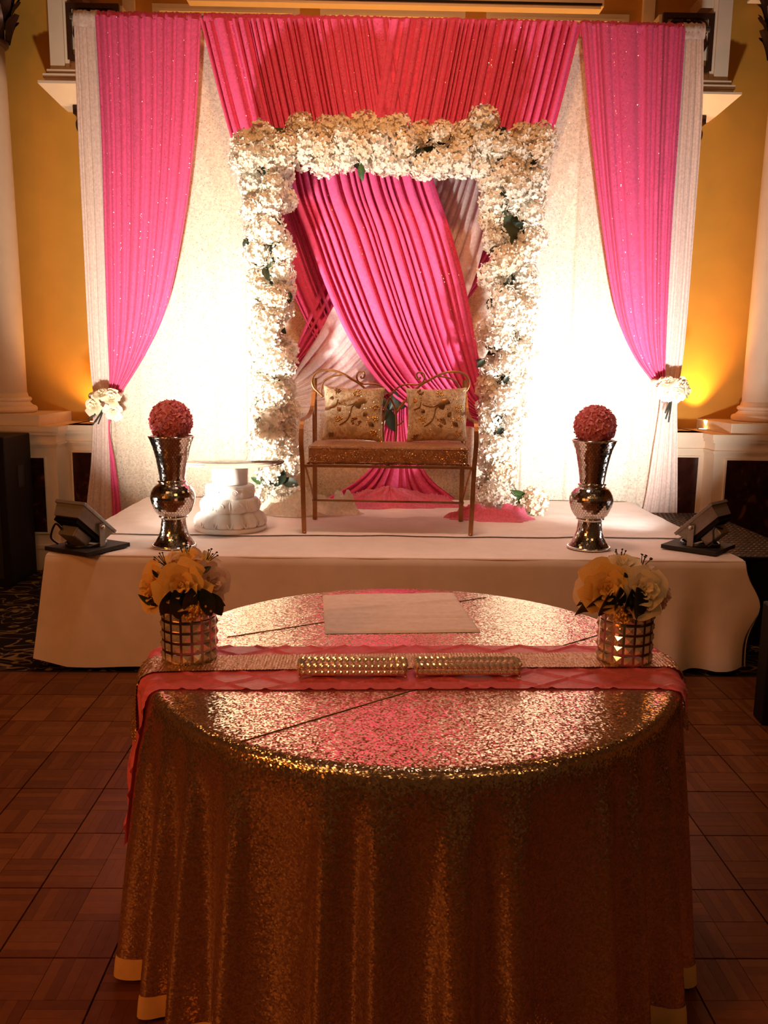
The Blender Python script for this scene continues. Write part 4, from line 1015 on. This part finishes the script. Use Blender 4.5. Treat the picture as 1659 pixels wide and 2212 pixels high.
# wall uplights on the ledge
def uplight(px, py, Y, power, lab, ang=80):
    p = at(px, py, Y); p.z = LEDGE; uplight_at(p, power, lab, ang)
def uplight_at(p, power, lab, ang):
    t = thing('wall_uplight', lab, 'lamp', p)
    MB().lathe([(0.045, 0), (0.045, 0.006), (0.036, 0.010), (0.034, 0.006), (0.001, 0.005)], 20).build('ring', M_cream, t, True)
    em, nt, bs, out = new_mat('lit_bulb'); bs.inputs['Emission Color'].default_value = (1, .62, .22, 1); bs.inputs['Emission Strength'].default_value = 14
    MB().lathe([(0.032, 0.006), (0.03, 0.011), (0.001, 0.012)], 20).build('bulb', em, t, True)
    l = bpy.data.lights.new('uplight_beam', 'SPOT'); l.energy = power; l.color = (1, .47, .10); l.spot_size = math.radians(ang); l.spot_blend = 0.7; l.shadow_soft_size = 0.03
    o = bpy.data.objects.new('uplight_beam', l); COL.objects.link(o); o.parent = t; o.location = (0, 0, 0.02)
    o.rotation_euler = Vector((0, 0.22, 1)).to_track_quat('-Z', 'Y').to_euler()
    return t
uplight(1518, 930, 6.95, 150, 'small round wall uplight glowing on the ledge right of the drapes')
uplight(203, 906, 6.95, 30, 'small round wall uplight on the ledge behind the left tie-back roses', 120)

for x in (-1.0, 0.15, 1.3):  # unseen uplights added to brighten the framed panels above the drapes
    uplight_at((x, 6.92, LEDGE), 120, 'unseen wall uplight added behind the backdrop curtains to light the upper wall panels', 90)['group'] = 'added uplights behind the backdrop'

# ------------------------------------------------------------------ dark equipment at the sides
a = at(55, 944, 5.95)
t = thing('speaker_cabinet', 'black cabinet standing against the panelled ledge at the far left', 'cabinet', (a.x-0.49, 6.12, 0))
MB().box((0, 0, a.z/2), (0.72, 0.46, a.z), bev=0.008).build('case', M_black, t)
MB().box((0, -0.232, a.z/2), (0.62, 0.008, a.z-0.12)).build('front_grille', M_black_matte, t)
MB().box((0.362, 0.02, a.z*0.72), (0.006, 0.10, 0.16), bev=0.002).build('side_handle', M_black_matte, t)
t = thing('stage_step', 'black stage step with studded metal tread right of the stage', 'step', (2.28, 5.45, 0))
MB().box((0, 0, 0.26), (0.56, 1.5, 0.52)).build('body', M_black, t)
MB().box((0, 0, 0.527), (0.58, 1.54, 0.014)).build('tread', M_black, t)
m = MB()
for i in range(17):
    for j in range(23):
        m.box((-0.265+0.032*i+(0.016 if j % 2 else 0), -0.74+0.066*j, 0.536), (0.011, 0.018, 0.005))
o = m.build('tread_studs', M_goldiron, t); o['kind'] = 'stuff'
t = thing('equipment_case', 'black case on the parquet cut off by the right edge of the photo', 'case', (2.04, 3.57, 0.009), -0.10)
MB().box((0, 0, 0.275), (0.52, 0.12, 0.55), bev=0.01).build('shell', M_black, t)
MB().box((0, -0.062, 0.30), (0.5, 0.006, 0.02)).build('latch_strip', M_black_matte, t)

# ------------------------------------------------------------------ round table with sequin cloth
TC = Vector((0.122, 2.292, 0)); TR, TZ = 0.725, 0.77
tb = thing('round_table', 'round banquet table under the gold sequin cloth', 'table', (TC.x, TC.y, 0.009))
MB().lathe([(0.01, TZ-0.045), (TR-0.012, TZ-0.045), (TR-0.008, TZ-0.03), (TR-0.012, TZ-0.017), (0.01, TZ-0.017)], 64).build('tabletop', M_black_matte, tb)
for s in (-1, 1):
    m = MB(); m.tube([(s*0.3, -0.3, 0), (s*0.3, -0.3, TZ-0.045)], 0.015, 8).tube([(s*0.3, 0.3, 0), (s*0.3, 0.3, TZ-0.045)], 0.015, 8).tube([(s*0.3, -0.3, 0.3), (s*0.3, 0.3, 0.3)], 0.012, 8); m.build('leg_frame', M_steel, tb, True)
NF = 30; rnd = random.Random(17); fph = [rnd.uniform(-.35, .35) for _ in range(NF)]; fam = [rnd.uniform(0.55, 1.15) for _ in range(NF)]
for i_, p_, a_ in ((16, -.1, .6), (17, -.1, 1.35), (18, -.1, 1.0), (15, -.1, .5), (27, .3, 1.3), (28, .3, .6), (26, .3, 1.0), (29, 0, .5)): fph[i_], fam[i_] = p_, a_
def fold(th):
    x = (th/(2*PI)*NF) % NF; i = int(x) % NF; f = x-int(x); j = (i+1) % NF
    ph = fph[i]*(1-f)+fph[j]*f; am = fam[i]*(1-f)+fam[j]*f
    c = math.cos(2*PI*(x+ph)); return am*(0.55*c+0.45*math.copysign(abs(c)**0.6, c))
CR = 0.022
def skirt_r(th, d):    # d metres below the top
    k = max(0, (d-CR)/(TZ-CR))
    return TR+0.008+0.060*k**0.9+(0.003+0.036*k**0.75)*fold(th)*min(1, k*6)
tc_ = thing('tablecloth', 'gold sequin tablecloth draped to the floor over the round table', 'tablecloth', (TC.x, TC.y, 0))
NTH = 540
m = MB(); rad = [0.001, 0.1, 0.2, 0.3, 0.4, 0.5, 0.6, 0.66, TR-CR]
vs = []; rings = 0
for r in rad:
    vs += [(r*math.cos(2*PI*i/NTH), r*math.sin(2*PI*i/NTH), TZ) for i in range(NTH)]; rings += 1
for k in range(1, 6):
    a_ = PI/2*k/6
    vs += [((TR-CR+CR*math.sin(a_)+0.008*k/6)*math.cos(2*PI*i/NTH), (TR-CR+CR*math.sin(a_)+0.008*k/6)*math.sin(2*PI*i/NTH), TZ-CR*(1-math.cos(a_))) for i in range(NTH)]; rings += 1
HEM = 0.052; ND = 30; BOT = 0.022
ds = [CR+(TZ-BOT-HEM-CR)*q/ND for q in range(1, ND+1)]
for d in ds:
    vs += [(skirt_r(2*PI*i/NTH, d)*math.cos(2*PI*i/NTH), skirt_r(2*PI*i/NTH, d)*math.sin(2*PI*i/NTH), TZ-d) for i in range(NTH)]; rings += 1
fs = [(j*NTH+i, (j+1)*NTH+i, (j+1)*NTH+(i+1) % NTH, j*NTH+(i+1) % NTH) for j in range(rings-1) for i in range(NTH)]
fs.append(tuple(range(NTH)))
m.add(vs, fs); m.build('sequin_cloth', M_cloth_seq, tc_, True)
m = MB(); vs = []
for q in range(4):
    d = TZ-BOT-HEM-0.004+(HEM+0.004)*q/3
    vs += [((skirt_r(2*PI*i/NTH, d)+0.001+0.002*(q > 0))*math.cos(2*PI*i/NTH), (skirt_r(2*PI*i/NTH, d)+0.001+0.002*(q > 0))*math.sin(2*PI*i/NTH), TZ-d) for i in range(NTH)]
m.add(vs, [(j*NTH+i, (j+1)*NTH+i, (j+1)*NTH+(i+1) % NTH, j*NTH+(i+1) % NTH) for j in range(3) for i in range(NTH)]); m.build('hem', M_hem, tc_, True)
def at_z(px, py, Z):
    d = FW + RX*((px-W_PX/2)/F_PX) - UP*((py-H_PX/2)/F_PX); k = (Z-CAM_H)/d.z
    return Vector((d.x*k, d.y*k, Z))
for pa, pb in (((515, 1603), (1300, 1369)), ((490, 1376), (1050, 1290))):
    A, B = at_z(*pa, TZ+0.001)-TC, at_z(*pb, TZ+0.001)-TC
    MB().tube([A, (A+B)/2, B], 0.0011, 6).build('seam', M_seqdark, tc_, True)

# runner and rhinestone ribbon across the table
def runner_path(y, s, lift):
    """s in metres from the table centre along x; over the edge it hangs beside the cloth"""
    yy = y-TC.y; half = math.sqrt(max(0.01, (TR-CR)**2-yy*yy)); sg = 1 if s > 0 else -1; e = abs(s)-half
    if e <= 0: return Vector((s, yy, TZ+lift))
    arc = CR*PI/2
    if e < arc:
        a_ = e/CR; th = math.atan2(yy, sg*half); r = math.hypot(yy, half)+CR*math.sin(a_)+lift*1.5*math.sin(a_)+0.009*math.sin(a_)
        return Vector((r*math.cos(th), r*math.sin(th), TZ-CR*(1-math.cos(a_))+lift*math.cos(a_)))
    d = CR+(e-arc); th = math.atan2(yy, sg*half); r = skirt_r(th, d)+lift*1.5+0.004
    return Vector((r*math.cos(th), r*math.sin(th), TZ-d))
ry0a, ry1a = 2.0, 2.335
def tuck(x, y):
    p, q = (x*1.0+y*1.5)/0.16, (x*1.0-y*1.5)/0.16
    d1 = abs((p % 1)-.5)*2; d2 = abs((q % 1)-.5)*2
    return 0.0048*max(math.exp(-((1-d1)/0.09)**2), math.exp(-((1-d2)/0.09)**2))
rn = thing('table_runner', 'coral pink pintuck satin runner across the sequin tablecloth', 'runner', (TC.x, TC.y, 0))
def rf(u, v):
    s = -1.06+(0.745+1.06)*u; y = ry0a+0.012*math.sin(s*3)+(ry1a-ry0a)*v+0.02*(s*0.3)*v
    return runner_path(y, s, 0.003+tuck(s, y)+0.0015*noise.noise(Vector((s*7, y*9, 1))))
MB().grid(620, 70, rf).build('satin', M_runner, rn, True)
rb = thing('ribbon', 'gold rhinestone mesh ribbon lying along the pink runner', 'ribbon', (TC.x, TC.y, 0))
def rbf(u, v):
    s = -0.86+1.74*u; y = 2.118+0.045*u-0.04*(1-u)**3+0.118*v
    return runner_path(y, s, 0.0095+0.0007*(math.sin(s*2*PI/0.0085)))
MB().grid(1640, 5, rbf).build('mesh_band', M_ribbon, rb, True)

# folded napkin
nk = thing('napkin', 'flat white folded napkin on the far half of the table', 'napkin', (0.09, 2.69, TZ))
C4 = [at_z(697, 1287, TZ), at_z(980, 1283, TZ), at_z(1038, 1366, TZ), at_z(702, 1370, TZ)]
def nf(u, v):
    a = C4[0].lerp(C4[1], u); b = C4[3].lerp(C4[2], u); p = a.lerp(b, v)
    z = 0.006+0.005*math.exp(-((v-0.22-0.25*(1-u))/0.022)**2)-0.004*math.exp(-((v-0.68)/0.015)**2)+0.004*noise.noise(Vector((u*4, v*14, 2)))
    if min(u, v, 1-u, 1-v) < 0.003: z = 0.001
    return (p.x-0.09, p.y-2.69, z)
MB().grid(70, 60, nf, flip=True).build('linen', M_napkin, nk, True)

# crystal bead trays
bead = MB().lathe([(0.002, -0.0075), (0.0055, -0.005), (0.0082, 0), (0.0055, 0.005), (0.002, 0.0075)], 8).mesh('crystal_bead', M_crystal)
def bead_tray(lab, x0, x1, y0, rz):
    L = x1-x0; t = thing('crystal_tray', lab, 'candle holder', ((x0+x1)/2, y0+0.025, TZ+0.009), rz)
    D = 0.052; n = 17; hh = 0.036
    fr = MB()
    for z in (0.008, 0.021, 0.034):
        for yy in (-D/2, D/2): fr.tube([(-L/2, yy, z), (L/2, yy, z)], 0.0011, 5)
        for xx in (-L/2, L/2): fr.tube([(xx, -D/2, z), (xx, D/2, z)], 0.0011, 5)
    for sx in (-1, 1):
        for sy_ in (-1, 1): fr.tube([(sx*L/2, sy_*D/2, 0.0), (sx*L/2, sy_*D/2, hh+.002)], 0.0022, 6); fr.ball((sx*L/2, sy_*D/2, 0.0015), 0.0042, 8, 5)
    fr.build('wire_frame', M_lightgold, t, True)
    MB().box((0, 0, 0.005), (L-0.006, D-0.006, 0.002)).build('tray_plate', M_lightgold, t)
    for row, z in enumerate((0.0145, 0.0300)):
        for k in range(n):
            x = -L/2+(k+.5)*L/n
            for yy in (-D/2, D/2): inst('crystal_bead', bead, t, T(x, yy, z) @ RXm(PI/2))
        for k in range(3):
            for xx in (-L/2, L/2): inst('crystal_bead', bead, t, T(xx, -D/2+(k+.5)*D/3, z) @ Matrix.Rotation(PI/2, 4, 'Y'))
    return t
bead_tray('gold wire tray of round crystal beads, the left one on the ribbon', -0.175, 0.098, 2.062, 0.02)
bead_tray('gold wire tray of round crystal beads, the right one on the ribbon', 0.128, 0.395, 2.072, 0.03)

# crystal vases with flower arrangements
def pyr():
    m = MB(); a_ = 0.0112
    m.add([(0, -a_, -a_), (0, a_, -a_), (0, a_, a_), (0, -a_, a_), (0.0075, 0, 0), (-0.005, 0, 0)], [(0, 1, 4), (1, 2, 4), (2, 3, 4), (3, 0, 4), (0, 5, 1), (1, 5, 2), (2, 5, 3), (3, 5, 0)])
    return m.mesh('square_crystal', M_crystal)
PYR = pyr()
def crystal_vase(lab, pos, rz):
    t = thing('crystal_vase', lab, 'vase', pos, rz); R, H, n, rows = 0.071, 0.172, 16, 6
    fr = MB(); rh = H/rows
    for k in range(rows+1):
        z = 0.004+(H-0.008)*k/rows
        fr.lathe([(R-0.002, z-0.003), (R+0.0022, z-0.003), (R+0.0022, z+0.003), (R-0.002, z+0.003), (R-0.002, z-0.003)], 48, caps=False)
    for k in range(n):
        fr.box((R, 0, H/2), (0.004, 0.0062, H), RZ(2*PI*(k+.5)/n))
    fr.build('metal_grid', M_chrome, t)
    MB().lathe([(0.001, 0.002), (R-0.006, 0.002), (R-0.005, 0.006)], 32).build('base', M_chrome, t)
    for r in range(rows):
        for k in range(n): inst('square_crystal', PYR, t, RZ(2*PI*k/n) @ T(R+0.0005, 0, (r+.5)*rh))
    return t
def arrangement(lab, base, roses, lilies, leaves, fil):
    t = thing('flower_arrangement', lab, 'flowers', base); Bv = Vector(base)
    MB().lathe([(0.012, 0.008), (0.018, 0.08), (0.052, 0.15), (0.062, 0.19), (0.03, 0.22), (0.001, 0.23)], 14).build('stem_bundle', M_leaf, t, True)
    m = MB()
    for k in range(5): m.tube(spline([(0.012*math.cos(k*1.3), 0.012*math.sin(k*1.3)-0.012, 0.01), (0.014*math.cos(k*1.3), -0.02+0.014*math.sin(k*1.3), 0.09), (fil[0][0]-Bv.x if False else 0.02*math.cos(k), -0.03, 0.16)], 8), 0.003, 5)
    m.build('filler_stem', M_filler, t, True)
    for (px, py, dy, r, d, me) in roses:
        p = at(px, py, Bv.y+dy)-Bv
        q = Vector(d).normalized(); inst('rose', me, t, T(p-q*r*0.3) @ aim(q, px) @ S(r*1.08))
    for (px, py, dy, r, d) in lilies:
        p = at(px, py, Bv.y+dy)-Bv; q = Vector(d).normalized(); M = T(p-q*r*.5) @ aim(q, px) @ S(r)
        inst('lily', LILY, t, M); inst('stamen', STAMEN, t, M)
    for (px, py, dy, rz, s, g) in leaves:
        p = at(px, py, Bv.y+dy)-Bv
        inst('leaf', LEAF_G if g else LEAF, t, T(p) @ Matrix.Rotation(-rz, 4, 'Y') @ RXm(PI/2-0.5) @ T(-0.035*s, 0, 0) @ S(s*0.62))
    m = MB(); rnd = random.Random(int(base[0]*100))
    for (px, py, dy, n, rx, ry) in fil:
        for k in range(n):
            p = at(px+rnd.gauss(0, rx), py+rnd.gauss(0, ry), Bv.y+dy+rnd.uniform(-.01, .01))-Bv
            m.ball(p, 0.0038, 6, 4); m.tube([p, p+Vector((0, 0.02, 0.02))], 0.0008, 3)
    o = m.build('filler_blossoms', M_filler, t, True); o['kind'] = 'stuff'
VZ = TZ+0.0095
crystal_vase('crystal block vase on the left end of the table runner', (-0.488, 2.213, VZ), 0.1)
crystal_vase('crystal block vase on the right end of the table runner', (0.712, 2.225, VZ), 0.25)
arrangement('cream (painted warm-lit yellow) and blush rose arrangement in the left crystal vase', (-0.488, 2.213, VZ+0.004),
    [(390, 1264, -0.080, .056, (.05, -1, .25), ROSE_WARMLIT), (330, 1274, -0.03, .055, (-.8, -.8, .2), ROSE_WARMLIT), (408, 1216, 0.02, .050, (.1, -.6, 1), ROSE_WARMLIT), (458, 1256, -0.03, .050, (.7, -.8, .25), ROSE_B), (380, 1240, 0.06, .05, (-.1, .5, .8), ROSE_I), (440, 1250, 0.07, .05, (.5, .8, .4), ROSE_I)],
    [(352, 1214, 0.01, .052, (-.6, -.2, .9)), (400, 1198, 0.05, .052, (.0, -.1, 1)), (452, 1206, 0.04, .052, (.55, -.1, .8))],
    [(362, 1308, -0.098, -1.9, 1.3, 0), (385, 1312, -0.105, -1.4, 1.35, 0), (345, 1300, -0.07, -2.4, 1.1, 0), (450, 1306, -0.098, -1.2, 1.3, 0), (468, 1308, -0.07, -1.0, 1.2, 0), (410, 1304, -0.10, -1.7, 1.2, 0), (322, 1300, -0.05, 2.9, .9, 1), (335, 1300, -0.06, 2.9, .8, 0), (365, 1305, -0.085, -1.9, .8, 0), (400, 1300, -0.10, -1.5, .9, 0), (440, 1295, -0.09, -1.0, .8, 0), (460, 1295, -0.04, -1.2, .8, 0), (470, 1275, -0.02, .2, .6, 1), (335, 1240, -.05, 2.6, .5, 0), (445, 1230, -.06, .7, .5, 0), (380, 1310, -0.08, -2.4, .7, 0), (470, 1300, 0, -.4, .6, 1), (385, 1290, 0.08, -1.2, .9, 0), (430, 1290, 0.08, -1.8, .9, 0)],
    [(422, 1313, -0.088, 60, 13, 9), (412, 1330, -0.085, 20, 8, 6)])
arrangement('cream rose arrangement, some painted warm-lit yellow, in the right crystal vase', (0.712, 2.225, VZ+0.004),
    [(1310, 1272, -0.078, .057, (-.1, -1, .2), ROSE_WARMLIT), (1388, 1272, -0.078, .056, (.1, -1, .25), ROSE_I), (1272, 1280, -0.03, .050, (-.9, -.5, .1), ROSE_I), (1318, 1242, -0.03, .048, (-.2, -.6, 1), ROSE_WARMLIT), (1430, 1285, -0.03, .046, (1, -.5, .1), ROSE_B), (1345, 1222, 0.0, .05, (0, -.4, 1), ROSE_I), (1350, 1260, 0.07, .05, (0, .8, .5), ROSE_I)],
    [(1390, 1218, 0.03, .052, (.35, -.1, .9)), (1340, 1206, 0.05, .052, (-.1, -.1, 1)), (1298, 1224, 0.04, .046, (-.7, -.1, .7))],
    [(1288, 1308, -0.085, -2.2, 1.3, 0), (1312, 1310, -0.10, -1.8, 1.3, 0), (1385, 1312, -0.105, -1.3, 1.6, 0), (1362, 1306, -0.10, -1.6, 1.2, 0), (1412, 1308, -0.08, -1.0, 1.3, 0), (1268, 1306, -0.05, -2.0, 1.1, 1), (1340, 1302, -0.10, -1.5, 1.2, 0), (1285, 1310, -0.06, -2.2, .8, 0), (1320, 1305, -0.09, -1.8, .8, 0), (1370, 1305, -0.10, -1.2, 1.0, 0), (1400, 1300, -0.08, -.9, .9, 0), (1420, 1300, -0.05, -1.2, .8, 0), (1262, 1295, -0.03, -2.0, .7, 1), (1310, 1222, -.04, 1.9, .55, 0), (1415, 1245, -.05, -.5, .5, 0), (1352, 1250, -.08, -1.3, .5, 0), (1330, 1290, 0.08, -1.2, .9, 0), (1380, 1290, 0.08, -1.8, .9, 0)],
    [(1338, 1325, -0.088, 34, 10, 12), (1352, 1340, -0.086, 12, 8, 4)])
